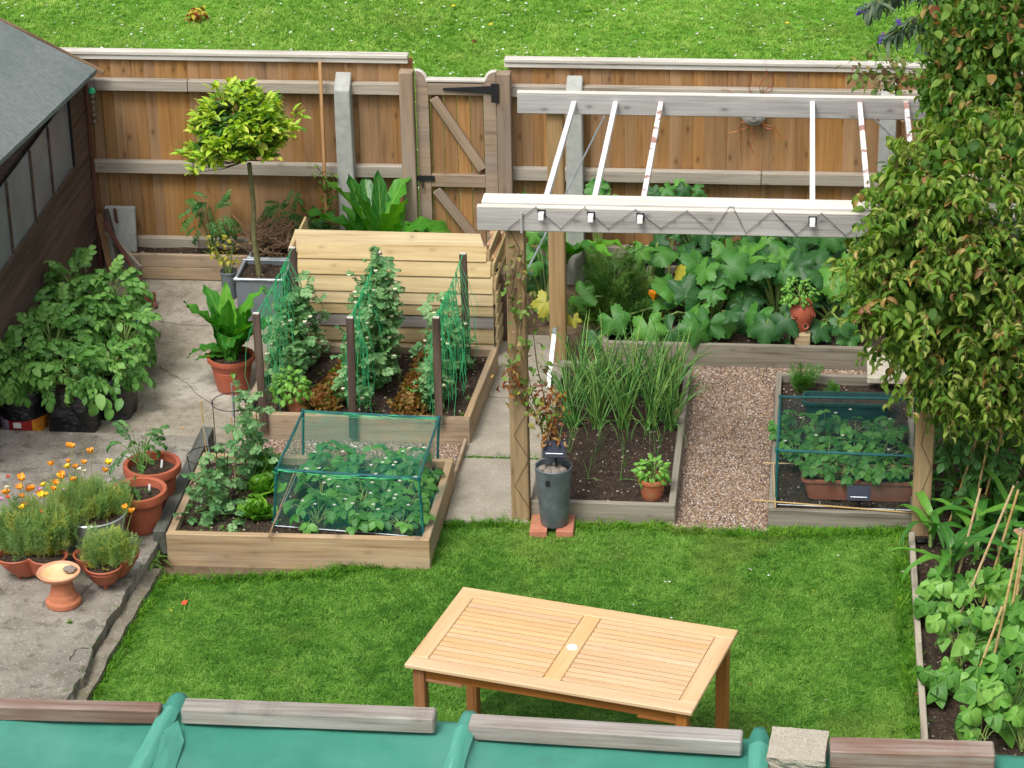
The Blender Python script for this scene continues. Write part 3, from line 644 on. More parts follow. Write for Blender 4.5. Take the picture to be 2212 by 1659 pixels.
# cracks and moss in the patio
def crack(pts, z, w=.005, name='crack'):
    P = []; 
    for i in range(len(pts)-1):
        a, b = gz(*pts[i], z), gz(*pts[i+1], z)
        for k in range(6): q = a.lerp(b, k/6); P.append(q + Vector((U(-.008,.008), U(-.008,.008), 0)))
    V = []; F = []
    for i, p in enumerate(P):
        d = (P[min(i+1,len(P)-1)]-P[max(0,i-1)]).normalized(); s = Vector((-d.y, d.x, 0))*w*U(.4,1.3)/2; V += [p-s, p+s]
        if i: k = 2*i; F.append((k-2, k, k+1, k-1))
    F = [f if (V[f[1]]-V[f[0]]).cross(V[f[2]]-V[f[1]]).z > 0 else f[::-1] for f in F]
    o = link(name, mesh(name, V, F, 'crack'), None, None, 'structure')
crack([(325,688),(380,700),(470,704)], .045); crack([(350,712),(338,745)], .045, .004); crack([(340,790),(400,826),(440,862),(470,876)], .045)
crack([(160,1302),(240,1218)], .125, .004); crack([(150,1425),(172,1396)], .125, .006); crack([(172,1398),(200,1400)], .125, .007)
mm = tuft(91, 14, .014, .004, .02, 1.0, 'edgegrass', .5)
q0, q1 = gz(88,968,.05), gz(232,962,.05)
V, F = quadgrid(q0.x, q1.x, .70, .76, .06, 6, 1); scatter('moss', V, F, [mm], 3000, .5, 1, .3, 21, None, 'moss growing in the joint of the patio')
eP = [(p.x-.03, p.y, .122) for p in e[:-1]]; V = []; F = []
for i_, p_ in enumerate(eP):
    V += [p_, (p_[0]+.035, p_[1], .121)]
    if i_: k = 2*i_; F.append((k-2, k, k+1, k-1))
scatter('slab_edge_moss', V, F, [mm], 700, .25, .6, .3, 41, None, 'moss and weeds on the broken edge of the raised slab')
V = []; F = []
for i_, p_ in enumerate(ki):
    V += [(p_.x-.05, p_.y, -.01), (p_.x+.012, p_.y, -.005)]
    if i_: k = 2*i_; F.append((k-2, k, k+1, k-1))
scatter('channel_debris', V, F, CRUMBS, 5000, .004, .012, 3, 43, None, 'dirt and debris in the channel beside the kerb')
V, F = quadgrid(-.40, .03, .695, .735, .02, 6, 1); scatter('joint_grass', V, F, [mm], 3500, .6, 1.6, .3, 22, None, 'grass tufts in the joint of the garden path')
# ------------------------------------------------------------------ fence, gate
def prism_xz(mb, P, y0, y1):
    n = len(P); V = [(p[0], y0, p[1]) for p in P] + [(p[0], y1, p[1]) for p in P]
    a = sum(P[i][0]*P[(i+1)%n][1]-P[(i+1)%n][0]*P[i][1] for i in range(n))
    F = [tuple(range(n)), tuple(range(n, 2*n))[::-1]] + [(i, n+i, n+(i+1)%n, (i+1)%n) for i in range(n)]
    if a < 0: F = [f[::-1] for f in F]
    return mb.add(V, F)
FY = 3.62
def fence(x0, x1, label, zt, posts):
    t = T('wooden_fence', label, 'fence', ((x0+x1)/2, FY, 0)); x = x0+.03; k = 0
    while x < x1-.02:
        w = .078+.006*math.sin(k*2.3); lean = U(-.002,.002)
        plank('board', (x+w/2, FY+.012, .14), (x+w/2+lean, FY+.012, zt-.03), w+.004, .016, 'fence', t, (1,0,0), .0055, R(9)); x += w; k += 1
    for zr, h in ((1.385,.078),(.785,.085),(.22,.08)):
        xs = x0; 
        while xs < x1-.01: 
            xe = min(x1, xs+1.75); plank('rail', (xs+.002,FY-.037,zr), (xe-.002,FY-.037,zr+U(-.004,.004)), h, .062, 'rail', t); xs = xe
    plank('capping', (x0,FY,zt-.012), (x1,FY,zt-.012), .026, .075, 'cap', t); plank('counter_rail', (x0,FY-.012,zt-.045), (x1,FY-.012,zt-.045), .034, .03, 'cap', t)
    plank('gravel_board', (x0,FY,.07), (x1,FY,.07), .14, .025, 'bedgrey', t)
    return t
fence(-4.4, -1.12, 'long run of brown board fence with grey rails behind the little standard tree', 1.62, None)
fence(-.46, 3.6, 'board fence with grey rails behind the pergola and courgettes', 1.605, None)
for x, zt, lab in ((-1.565,1.5,'pale concrete fence post left of the garden gate'), (.02,1.5,'pale concrete fence post behind the left end of the pergola'), (2.13,1.5,'pale concrete fence post behind the right end of the pergola')):
    m = MB(); y0, y1 = FY-.145, FY-.03
    m.add([(x-.062,y0,0),(x+.062,y0,0),(x+.062,y1,0),(x-.062,y1,0),(x-.054,y0,zt-.10),(x+.054,y0,zt-.10),(x+.054,y1,zt),(x-.054,y1,zt)], [(3,2,1,0),(0,1,5,4),(1,2,6,5),(2,3,7,6),(3,0,4,7),(4,5,6,7)])
    o = m.build('concrete_post', 'concpost', bevel=.006); tag(o, lab, 'fence post', 'concrete posts of the fence')
gt = T('garden_gate', 'wooden board gate with black strap hinge and diagonal braces', 'gate', (-.79,3.55,0))
GX0, GX1 = -1.065, -.515
for x0, x1, lab in ((-1.17,-1.075,'timber gate post left of the gate'), (-.505,-.41,'timber gate post right of the gate')):
    o = plank('gate_post', ((x0+x1)/2,3.52,0), ((x0+x1)/2,3.52,1.535), x1-x0, .09, 'gatewood', None, (1,0,0), .005); tag(o, lab, 'gate post', 'posts either side of the gate')
n = 6; bw = (GX1-GX0)/n
for i in range(n): plank('board', (GX0+bw*(i+.5),3.585,.08), (GX0+bw*(i+.5),3.585,1.44), bw-.003, .014, 'fence', gt, (1,0,0), .003)
SW = .085
for sg, xa in ((1,GX0),(-1,GX1)):
    P = [(xa,.06),(xa,1.52),(xa+sg*.012,1.525)]
    for k in range(6): a = k/5*PI/2; P.append((xa+sg*(.012+.055*math.sin(a)), 1.455+.065*math.cos(a)))
    P += [(xa+sg*SW,1.452),(xa+sg*SW,.06)]
    prism_xz(MB(), P, 3.535, 3.577).build('stile', 'gatewood', gt)
    P2 = [(p[0], p[1]) for p in P[1:-2]]; m = MB()
    for i in range(len(P2)-1):
        a, b = Vector((P2[i][0],3.56,P2[i][1])), Vector((P2[i+1][0],3.56,P2[i+1][1])); m.tube([a+Vector((0,0,.004)), b+Vector((0,0,.004))], .014, 4)
    m.build('curved_capping', 'cap', gt)
plank('top_capping', (GX0+.07,3.56,1.462), (GX1-.07,3.56,1.462), .02, .06, 'cap', gt)
plank('rail', (GX0+SW,3.555,1.40), (GX1-SW,3.555,1.40), .085, .04, 'gatewood', gt); plank('rail', (GX0+SW,3.555,.735), (GX1-SW,3.555,.735), .09, .04, 'gatewood', gt); plank('rail', (GX0+SW,3.555,.14), (GX1-SW,3.555,.14), .09, .04, 'gatewood', gt)
plank('brace', (GX0+SW+.035,3.553,1.335), (GX1-SW-.02,3.553,.82), .065, .036, 'gatewood', gt); plank('brace', (GX0+SW+.035,3.553,.665), (GX1-SW-.02,3.553,.22), .065, .036, 'gatewood', gt)
m = MB(); prism_xz(m, [(GX1-.36,1.398),(GX1-.36,1.412),(GX1-.02,1.432),(GX1-.02,1.378)], 3.522, 3.531); prism_xz(m, [(GX1-.025,1.335),(GX1-.025,1.47),(GX1+.028,1.47),(GX1+.028,1.335)], 3.462, 3.470)
m.box((GX1-.012,3.50,1.405), (.02,.07,.055)); m.build('strap_hinge', 'black', gt)
m = MB().box((GX0+.045,3.527,.757), (.13,.012,.035)).box((GX0-.01,3.515,.757), (.05,.02,.028)).tube([(GX0+.03,3.515,.745),(GX0+.03,3.51,.69)], .006, 6); m.build('latch', 'black', gt)
a, b = gy(691,134,3.5), gy(706,500,3.42); o = plank('thin_stake', a, b, .022, .018, 'orangewood', None, (1,0,0), .002); tag(o, 'thin orange wooden stake leaning on the fence left of the concrete post', 'stake')

# ------------------------------------------------------------------ shed
SX = -3.36
sh = T('garden_shed', 'dark brown timber shed with four dusty windows and grey green felt roof', 'shed', (-4.2,2,0))
yw = [gx(*p, SX).y for p in ((158,372),(112,409),(73,457),(22,512))]; yw.append(yw[3]-(yw[2]-yw[3])); 
SY1 = 3.50; SY0 = -.2; wz0, wz1 = .985, 1.46
zb = .05; bh = .078
while zb < 1.53:
    if zb + bh*.6 < wz0 or zb > wz1: segs = [(SY0, SY1)]
    else: segs = [(yw[0]+.02, SY1)]
    for y0, y1 in segs:
        plank('board', (SX-.008,y0,zb+bh/2), (SX-.008,y1,zb+bh/2), bh-.006, .016, 'shed', sh, (0,0,1), .005, R(-4))
    zb += bh
MB().box((SX-.5, (SY0+SY1)/2, .75), (.9, SY1-SY0-.02, 1.4)).build('wall_core', 'shed', sh)
plank('corner_trim', (SX+.012,SY1-.005,.04), (SX+.012,SY1-.005,1.5), .035, .02, 'shedred', sh, (0,1,0))
for i in range(4):
    y1, y0 = yw[i], yw[i+1]
    w_ = MB().box((SX+.004,(y0+y1)/2,wz0-.012), (.03,y1-y0-.03,.022)).box((SX+.004,y0+.0,(wz0+wz1)/2), (.024,.026,wz1-wz0)).build('window', 'stake', sh)
    MB().box((SX+.002,(y0+y1)/2+.008,(wz0+wz1)/2), (.008,y1-y0-.05,wz1-wz0)).build('pane', 'glass', w_)
MB().box((SX+.006,yw[0]+.005,(wz0+wz1)/2), (.03,.016,wz1-wz0)).build('window_edge_strip', 'black', sh)
EX = SX+.10
E1 = gx(208,150,EX); E0 = gx(0,347,EX); sl = (E0.z-E1.z)/(E0.y-E1.y)
Gt = gy(0,44,E1.y)
k = (Gt.z-E1.z)/(Gt.x-E1.x)
def rp(x, y, dz=0): return (x, y, E1.z + sl*(y-E1.y) + k*(x-E1.x) + dz)
XR = -5.2; m = MB()
m.add([rp(EX,SY0-.6), rp(EX,E1.y), rp(XR,E1.y), rp(XR,SY0-.6), rp(EX,SY0-.6,-.03), rp(EX,E1.y,-.03), rp(XR,E1.y,-.03), rp(XR,SY0-.6,-.03)], [(0,1,2,3),(7,6,5,4),(0,4,5,1),(1,5,6,2),(2,6,7,3),(3,7,4,0)])
m.build('roof', 'felt', sh)
q = Vector(rp(EX+.05,E1.y+.01,.0)); q2 = Vector(rp(XR,E1.y+.01,.0)); plank('bargeboard', q2, q, .03, .02, 'scrap', sh)
# bird feeder
fp = gx(197,185,-3.27) if False else gy(198,196,3.3)
bf = T('bird_feeder', 'hanging feeder with green cap and fat balls by the shed corner', 'bird feeder', fp-Vector((0,0,.28)))
c = fp
MB().lathe(c, [(0,.022),(.018,.018),(.026,.006),(.027,-.014),(.0,-.014)], 20).build('cap', 'capgreen', bf, True)
m = MB()
for k in range(10): a = k*PI/5; m.tube([c+Vector((.022*math.cos(a),.022*math.sin(a),-.01)), c+Vector((.022*math.cos(a),.022*math.sin(a),-.235))], .0014, 3)
for z in (-.06,-.12,-.18,-.235): m.tube([c+Vector((.022*math.cos(a_),.022*math.sin(a_),z)) for a_ in [i*PI/6 for i in range(13)]], .0014, 3)
m.build('wire_cage', 'black', bf)
for k in range(5): MB().lathe(c+Vector((0,0,-.04-.046*k)), [(0,-.021),(.013,-.016),(.0195,0),(.013,.016),(0,.021)], 12).build('fat_ball', 'fatball', bf, True)
MB().tube([c+Vector((-.025,0,.0)), c+Vector((-.02,0,.09)), c+Vector((0,0,.125)), c+Vector((.02,0,.09)), c+Vector((.025,0,.0))], .002, 4).build('hanging_wire', 'black', bf)
# sun face on the fence
sc_ = gy(1628,246,3.545)
sf = T('sun_face_ornament', 'round grey sun face with wavy copper wire rays hung on the fence', 'wall ornament', sc_)
m = MB(); n_ = 28; V = []; F = []
prof = [(0,-.03),(.03,-.028),(.06,-.02),(.078,-.006),(.085,.0),(.083,.012)]
for r_, y_ in prof:
    for k in range(n_): a = 2*PI*k/n_; V.append((r_*math.cos(a)+sc_.x, y_+sc_.y, r_*math.sin(a)+sc_.z))
for i in range(len(prof)-1):
    for k in range(n_): F.append((i*n_+k, i*n_+(k+1)%n_, (i+1)*n_+(k+1)%n_, (i+1)*n_+k))
m.add(V, F).build('face', 'concpost', sf, True)
def arc(cx, cz, r_, a0, a1, th, y): return MB().tube([(sc_.x+cx+r_*math.cos(R(a0+(a1-a0)*i/8)), sc_.y+y, sc_.z+cz+r_*math.sin(R(a0+(a1-a0)*i/8))) for i in range(9)], th, 5)
arc(0,-.012,.034,-150,-30,.004,-.028).build('mouth', 'stone', sf); arc(0,-.005,.048,-140,-40,.004,-.024).build('chin', 'stone', sf)
for s_ in (-1,1): arc(s_*.03,.022,.012,20,160,.004,-.028).build('eye', 'stone', sf)
MB().tube([(sc_.x,sc_.y-.03,sc_.z+.03),(sc_.x,sc_.y-.042,sc_.z-.008)], [.005,.009], 6).build('nose', 'stone', sf)
for ex, ey in ((1562,190),(1560,216),(1618,153),(1655,150),(1675,165),(1668,185),(1590,305),(1568,300),(1625,334),(1700,300),(1680,298),(1545,250),(1720,235)):
    e_ = gy(ex, ey, 3.53); d_ = e_-sc_; s0 = sc_ + d_.normalized()*.08; pr = Vector((-d_.z, 0, d_.x)).normalized()
    MB().tube([s0.lerp(e_, i/9) + pr*.014*math.sin(i*1.1+ex)*(i>0) for i in range(10)], .0028, 4).build('copper_ray', 'copper', sf)

# ------------------------------------------------------------------ pergola
pg = T('pergola', 'silvered timber pergola with flaking white crossbars', 'pergola', (1.1,1,0))
zF = 1.985
fb0, fb1 = gy(1030,470,-.135).x, 2.75
plank('front_beam', (fb0,-.11,zF-.067), (fb1,-.11,zF-.067), .134, .045, 'beam', pg, (0,0,1), .005)
plank('front_inner_beam', (fb0+.02,-.013,zF-.045), (fb1,-.013,zF-.045), .13, .125, 'beamlit', pg, (0,0,1), .006)
rb0 = gy(1118,220,2.1).x; zR = 1.885
plank('rear_beam', (rb0,2.1,zR-.066), (2.85,2.1,zR-.066), .132, .05, 'beam', pg, (0,0,1), .005)
plank('rear_beam_lit_strip', (rb0,2.1,zR+.004), (2.85,2.1,zR+.004), .006, .05, 'beamlit', pg, (0,0,1), 0)  # added overlay: bright light on the rear beam's top edge, as colour
plank('front_beam_lit_strip', (fb0,-.11,zF+.004), (fb1,-.11,zF+.004), .006, .045, 'beamlit', pg, (0,0,1), 0)  # same for the front beam: its lit top edge painted pale
for x, y, zt in ((.0,-.036,1.85),(.02,2.16,1.75),(2.30,-.036,1.86),(2.32,2.16,1.75)):
    plank('post', (x,y,0), (x,y,zt), .105, .098, 'post', pg, (1,0,0), .006)
for fx, fy, ry_ in ((1168,470,1240),(1275,474,1330),(1382,477,1428),(1755,484,1755),(1880,487,1857),(1985,490,1957)):
    a = gy(fx, fy, -.19); b = gy(ry_, 224, 2.085); plank('crossbar', a, b, .036, .030, 'rust' if fx in (1382,1880,1985) else 'whitebar', pg, (0,0,1), .002)
    plank('notch', a+Vector((0,.0535,.0)), a+Vector((0,.060,0)), .046, .044, 'black', pg, (0,0,1), 0)
ZZ = [(1113,503),(1230,493),(1289,447),(1343,494)]
def zp(p): return gy(p[0]/2.765*.8848+1017.5, p[1]/2.765*.8848+398.2, -.140)
W1 = [(250,300),(435,155),(605,300),(765,155),(925,300),(1110,170),(1280,300),(1455,180),(1625,325),(1745,155),(1770,155),(1855,330),(2035,180),(2190,330)]
P = [zp(p) for p in W1]; P += [gy(p[0]*.32+1504, p[1]*.32, -.140) for p in ((515,1425),(670,1590),(845,1440),(1005,1590),(1105,1510),(1230,1450),(1400,1590))]
MB().tube(P, .0019, 4).build('zigzag_cord', 'cable', pg)
m = MB()
for i, p in enumerate(P):
    m.tube([p+Vector((0,.02,0)), p+Vector((0,-.012,0)), p+Vector((.008,-.02,.012))], .002, 4)
    if i: q = p.lerp(P[i-1], .5); m.tube([q+Vector((0,.02,0)), q+Vector((0,-.012,0)), q+Vector((.008,-.018,.008))], .002, 4)
m.build('cord_hooks', 'galv', pg)
P = [gy(x*.28+1061.8, y*.28+796, -.092) for x, y in ((165,120),(280,320),(172,515),(290,700),(178,905),(295,1080))]
MB().tube(P, .0015, 4).build('zigzag_cord', 'cable', pg)
P = [gy(x*.32+1017.5, y*.32+398, -.092) for x, y in ((255,300),(330,440),(300,560),(270,760),(330,1080),(345,900))]; MB().tube(P, .0015, 4).build('zigzag_cord', 'cable', pg)
P = [gy(x, y, -.092) for x, y in ((2005,900),(1990,960),(2012,1010),(1992,1060),(2008,1100))]; MB().tube(P, .0015, 4).build('zigzag_cord', 'cable', pg)
MB().tube([gy(1126,459,-.142), gy(1127,503,-.142)], .008, 8).build('clear_tube', 'concpost', pg)
a, b = gy(1306,250,2.0), gy(1142,578,1.55); MB().tube([a, b], .006, 6).build('brace_rod', 'galv', pg)
a, b = gy(1890,258,2.06), gy(1960,330,2.06); MB().tube([a, b], .006, 6).build('brace_rod', 'galv', pg)
# ------------------------------------------------------------------ lap board bin
bn = T('compost_bin', 'pale wooden compost bin of overlapping boards behind the pea bed', 'compost bin', (-1.05,2.4,0))
rows = [(762,740),(740,708),(708,682),(682,660),(660,634),(634,599),(599,566),(566,534)]
xl = [-1.70,-1.70,-1.70,-1.70,-1.70,-1.70,-1.70,-1.69]; 
yb = 2.15; prev = None; nz = []
Ys = [2.15,2.15,2.15,2.15,2.15,2.17,2.20,2.24,2.29]
ysV = [762,740,708,682,660,634,599,566,534]
pts = [gy(1050, v, Y) for v, Y in zip(ysV, Ys)]
XRt = [-.40,-.40,-.40,-.40,-.40,-.405,-.42,-.45]
for i in range(8):
    a, b = pts[i], pts[i+1]; mid = (a+b)/2; h = (b-a).length; up = (b-a).normalized()
    plank('board', (-1.70+.012*(i>5),mid.y,mid.z), (XRt[i],mid.y,mid.z), h+.008, .014, 'bingrey' if i == 2 else 'bin', bn, up, .002, R(-7))
tl, tr = gy(638,495,2.42), gy(1037,505,2.42); bl, br = gy(622,538,2.27), gy(1050,547,2.27)
th = Vector((0,0,-.02)); m = MB(); m.add([bl,br,tr,tl,bl+th,br+th,tr+th,tl+th], [(0,1,2,3),(7,6,5,4),(0,4,5,1),(1,5,6,2),(2,6,7,3),(3,7,4,0)]); m.build('lid_board', 'bin', bn)
for i in range(8):   # right side boards
    z0, z1 = pts[i].z, pts[i+1].z; d = 0
    plank('side_board', (XRt[i]+.015,2.15+.02+(Ys[i]-2.15),(z0+z1)/2), (XRt[i]+.035,2.75,(z0+z1)/2), z1-z0+.01, .016, 'bin', bn, (0,0,1), .003, R(7))
    plank('side_board', (-1.715,2.17+(Ys[i]-2.15),(z0+z1)/2), (-1.715,2.75,(z0+z1)/2), z1-z0+.01, .016, 'bin', bn, (0,0,1), .003, R(-7))
plank('back_board', (-1.70,3.0,.25), (-.40,3.0,.25), .40, .02, 'bin', bn)
# orange frame pieces at the bin's right shoulder
a = gy(1052,548,2.5); b = gy(1078,502,2.75); plank('inner_frame', a+Vector((0,.1,-.0)), b, .05, .03, 'orangewood', bn, (0,0,1)); 
a = gy(1068,560,2.5); b = gy(1088,505,2.8); plank('inner_frame', a+Vector((.02,.1,-.05)), b, .03, .10, 'orangewood', bn, (0,0,1)); 
a = gy(1058,504,2.8); b = gy(1088,506,2.8); plank('inner_frame', a, b, .03, .05, 'orangewood', bn)
o = plank('leaning_sleeper', gz(1100,740,.0), gy(1082,585,2.35), .07, .07, 'stake', None, (1,0,0)); tag(o, 'dark timber leaning beside the right of the compost bin', 'timber')
# ------------------------------------------------------------------ raised beds
def bed(label, P, z0, z1, t, mat, zs, cat='raised bed', soil_kw={}, front=None):
    c = sum((Vector((p[0],p[1],0)) for p in P), Vector())/4
    b = T('raised_bed', label, cat, c); FL, FR, BR, BL = [Vector((p[0],p[1],0)) for p in P]; zc = Vector((0,0,(z0+z1)/2)); h = z1-z0
    iy = Vector((0,t/2,0)); 
    plank('plank', FL+iy+zc, FR+iy+zc, h, t, front or mat, b); plank('plank', BL-iy+zc, BR-iy+zc, h, t, mat, b)
    plank('plank', FL+zc+Vector((t/2,t+.001,0)), BL+zc+Vector((t/2,-t-.001,0)), h-.001, t, mat, b); plank('plank', FR+zc+Vector((-t/2,t+.001,0)), BR+zc+Vector((-t/2,-t-.001,0)), h-.001, t, mat, b)
    soil(b, [(FL.x+t*.7,FL.y+t*.7), (FR.x-t*.7,FR.y+t*.7), (BR.x-t*.7,BR.y-t*.7), (BL.x+t*.7,BL.y-t*.7)], zs, **soil_kw)
    return b
bedF = bed('brown plank raised bed holding the strawberry cage and green lettuces', [(-1.95,-.71),(-.45,-.685),(-.44,.35),(-1.95,.33)], -.01, .2, .045, 'bed', .15, soil_kw=dict(crumbs=2200))
bedB = bed('brown plank raised bed holding peas and red lettuces', [(-1.83,.875),(-.41,.885),(-.355,1.97),(-1.81,1.97)], .0, .2, .042, 'bed', .15, soil_kw=dict(crumbs=2200, seed=5))
bedO = bed('grey plank raised bed of onions beside the gravel', [(.055,-.05),(.895,-.05),(.895,1.93),(.04,1.93)], -.02, .135, .04, 'bedgrey', .10, soil_kw=dict(crumbs=2400, seed=6, n=18, amp=.010))
bedC = bed('grey plank raised bed holding the netted trough of strawberries', [(1.43,-.03),(2.28,-.03),(2.30,1.87),(1.44,1.87)], -.02, .115, .035, 'bedgrey', .06, soil_kw=dict(crumbs=2400, seed=8))
bedR = bed('grey plank bed along the fence full of courgettes', [(.30,2.17),(3.3,2.17),(3.3,3.5),(.30,3.5)], -.02, .16, .04, 'bedgrey', .12, soil_kw=dict(crumbs=500, seed=9))
o = plank('edging_board', gz(975,1055,.05), gz(1006,958,.05), .07, .02, 'bed'); tag(o, 'thin board edging the gravel strip beside the path', 'edging board')
o = plank('dark_sleeper', (-2.0,-.66,.115), (-2.0,.70,.115), .15, .075, 'sleeper', None); tag(o, 'dark weathered sleeper lying along the left of the strawberry bed', 'sleeper')
# soil and edging of the right border
rbd = T('border_bed', 'long border of dark soil behind a thin edging board at the right of the lawn', 'border bed', (2.8,-2,0))
soil(rbd, [(2.27,-4.5),(4.2,-4.5),(4.2,-.02),(2.27,-.02)], .0, n=26, amp=.015, crumbs=1500, seed=12)
soil(rbd, [(2.31,-.02),(4.2,-.02),(4.2,2.15),(2.31,2.15)], .02, n=20, amp=.015, crumbs=1500, seed=13)
a, b = gz(1969,1160,.03), gz(1984,1398,.03); c2 = gz(1997,1600,.03)
plank('edging_board', a, b, .07, .034, 'rail', rbd); plank('edging_board', b+(c2-b)*.003, c2+(c2-b)*2.5, .068, .034, 'rail', rbd)
# little timber box by the fence
bx = T('fence_side_planter', 'low plank planter against the fence right of the grey slab', 'planter', (-2.8,3.4,0))
a0 = gz(332,592,.04); a1 = gz(505,600,.04); 
yq = 3.33
for z, h in ((.09,.09),(.185,.095)): plank('plank', (-3.02,yq,z), (-2.15,yq,z), h, .03, 'bed', bx)
plank('plank', (-3.14,yq+.06,.17), (-3.0,yq+.06,.17), .07, .03, 'bed', bx); 
plank('plank', (-3.14,yq+.03,.09), (-2.15,yq+.07,.20), .01, .02, 'bed', bx)
soil(bx, [(-3.12,yq+.05),(-2.15,yq+.05),(-2.15,3.58),(-3.12,3.58)], .19, n=8, amp=.01, crumbs=900, seed=14)
# slab and scrap timber by the shed
a = gy(262,450,3.52)
m = MB(); B0, B1 = gz(236,585,.04), gz(296,585,.04); y0 = 3.40
m.add([(B0.x,y0,.04),(B1.x+.02,y0,.04),(B1.x,3.54,a.z),(B0.x-.02,3.54,a.z-.0),(B0.x,y0+.04,.04),(B1.x+.02,y0+.04,.04),(B1.x,3.58,a.z),(B0.x-.02,3.58,a.z)], [(0,1,2,3),(7,6,5,4),(1,5,6,2),(2,6,7,3),(3,7,4,0)])
o = m.build('concrete_slab', 'concpost', bevel=.008); tag(o, 'pale concrete slab leaning upright on the fence next to the shed', 'concrete slab')
o = link('stone', rock(77, 'stone', .9, 2), None, Matrix.Translation(gz(312,575,.10)) @ Matrix.Diagonal((.075,.06,.12,1))); tag(o, 'rough grey stone standing right of the leaning concrete slab', 'stone')
for i, (p, q, Y0, Y1, w, mt, lab) in enumerate((((214,462),(242,600),3.50,3.25,.045,'scrap','upright scrap plank leaning nearest the shed corner'), ((229,452),(272,612),3.5,3.15,.035,'stake','dark narrow plank leaning on the slab'),
      ((226,480),(338,664),3.42,2.80,.028,'shedred','long thin red brown batten sloping out from the shed corner'), ((230,500),(303,580),3.38,3.20,.045,'rail','pale short plank lying across the leaning timbers'), ((248,452),(252,480),3.46,3.46,.06,'shedred','short dark red offcut leaning on the concrete slab'))):
    o = plank('scrap_timber', gy(*p, Y0), gy(*q, Y1), w, .02, mt, None, (1,0,0), .003, .3*i); tag(o, lab, 'timber', 'scrap timber by the shed')
m = MB(); c_ = gz(322,662,.04); m.box(c_+Vector((0,0,.05)), (.10,.03,.09), .4).box(c_+Vector((-.04,.07,.05)), (.03,.14,.09), .4); o = m.build('broken_crate', 'shedred'); tag(o, 'broken red brown crate corner behind the potato plants', 'crate')
# ------------------------------------------------------------------ plants and pots
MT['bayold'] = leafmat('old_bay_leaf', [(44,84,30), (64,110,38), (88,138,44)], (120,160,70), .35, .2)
def dome(c, r, n, keys, s, pitch=(-.4, .9), fill=.55, low=-.25, azn=.5, roll=.4, lean=0.0):
    """leaves pointing outwards from an ellipsoid's surface"""
    c = Vector(c); out = []
    while len(out) < n:
        d = Vector((random.gauss(0,1), random.gauss(0,1), random.gauss(0,1))).normalized()
        if d.z < low: continue
        f = U(fill, 1)**.6; p = c + Vector((d.x*r[0], d.y*r[1], d.z*r[2]))*f
        az = math.atan2(d.x, d.y) + random.gauss(0, azn); pt = pitch[0] + (pitch[1]-pitch[0])*max(0, d.z) + random.gauss(0, .2)
        M = orient(p, az, pt, random.gauss(0, roll), U(*s))
        if lean: M = Matrix.Translation(p) @ Matrix.Rotation(lean, 4, 'X') @ Matrix.Translation(-p) @ M
        out.append((random.choice(keys), M))
    return out
def K(k, n=3): return ['%s%d' % (k, i) for i in range(n)]
def stems(parent, base, tips, r=.004, mat='stem', name='stems', bend=.25, seg=4):
    m = MB(); base = Vector(base)
    for t in tips:
        t = Vector(t); b = base + Vector((U(-.02,.02), U(-.02,.02), 0)); mid = b.lerp(t, .5) + Vector((0,0,(t-b).length*bend*.4))
        m.tube([b, b.lerp(mid,.5)+Vector((0,0,.01)), mid, mid.lerp(t,.5)+Vector((0,0,.004)), t], [r, r*.9, r*.8, r*.7, r*.5], seg, False)
    if tips: m.build(name, mat, parent, True)
def pot(parent, c, rt, rb, h, mat, rim=.03, rimw=.012, seg=36, bands=(), soilmat='soil', fill=.03):
    """round pot standing on c; rim is the depth of the collar"""
    pr = [(0,.004),(rb*.96,.002),(rb,.012)]
    for k in range(1, 6): t = k/6; pr.append((rb+(rt-rimw-rb)*t, h*t*(1-rim/h)))
    for b in bands: pr = [q for q in pr if abs(q[1]-b) > .008] + [(rb+(rt-rimw-rb)*b/h, b-.004), (rb+(rt-rimw-rb)*b/h+.004, b), (rb+(rt-rimw-rb)*b/h, b+.004)]
    pr = pr[:3] + sorted(pr[3:], key=lambda q: q[1])
    o = MB().lathe(c, pr + [(rt-rimw*.9, h-rim)], seg).build('pot', mat, parent, True)
    MB().lathe(c, [(rt-rimw, h-rim), (rt-.002, h-rim+.003), (rt, h-rim*.5), (rt-.003, h-.002), (rt-rimw*.6, h), (rt-rimw, h-.004), (rt-rimw-.004, h-fill-.02)], seg).build('rim', mat, parent, True)
    MB().lathe(c, [(0,h-fill+.004),(rt*.5,h-fill+.006),(rt-rimw-.001,h-fill)], 24).build('soil', soilmat, parent, True)
    return h-fill
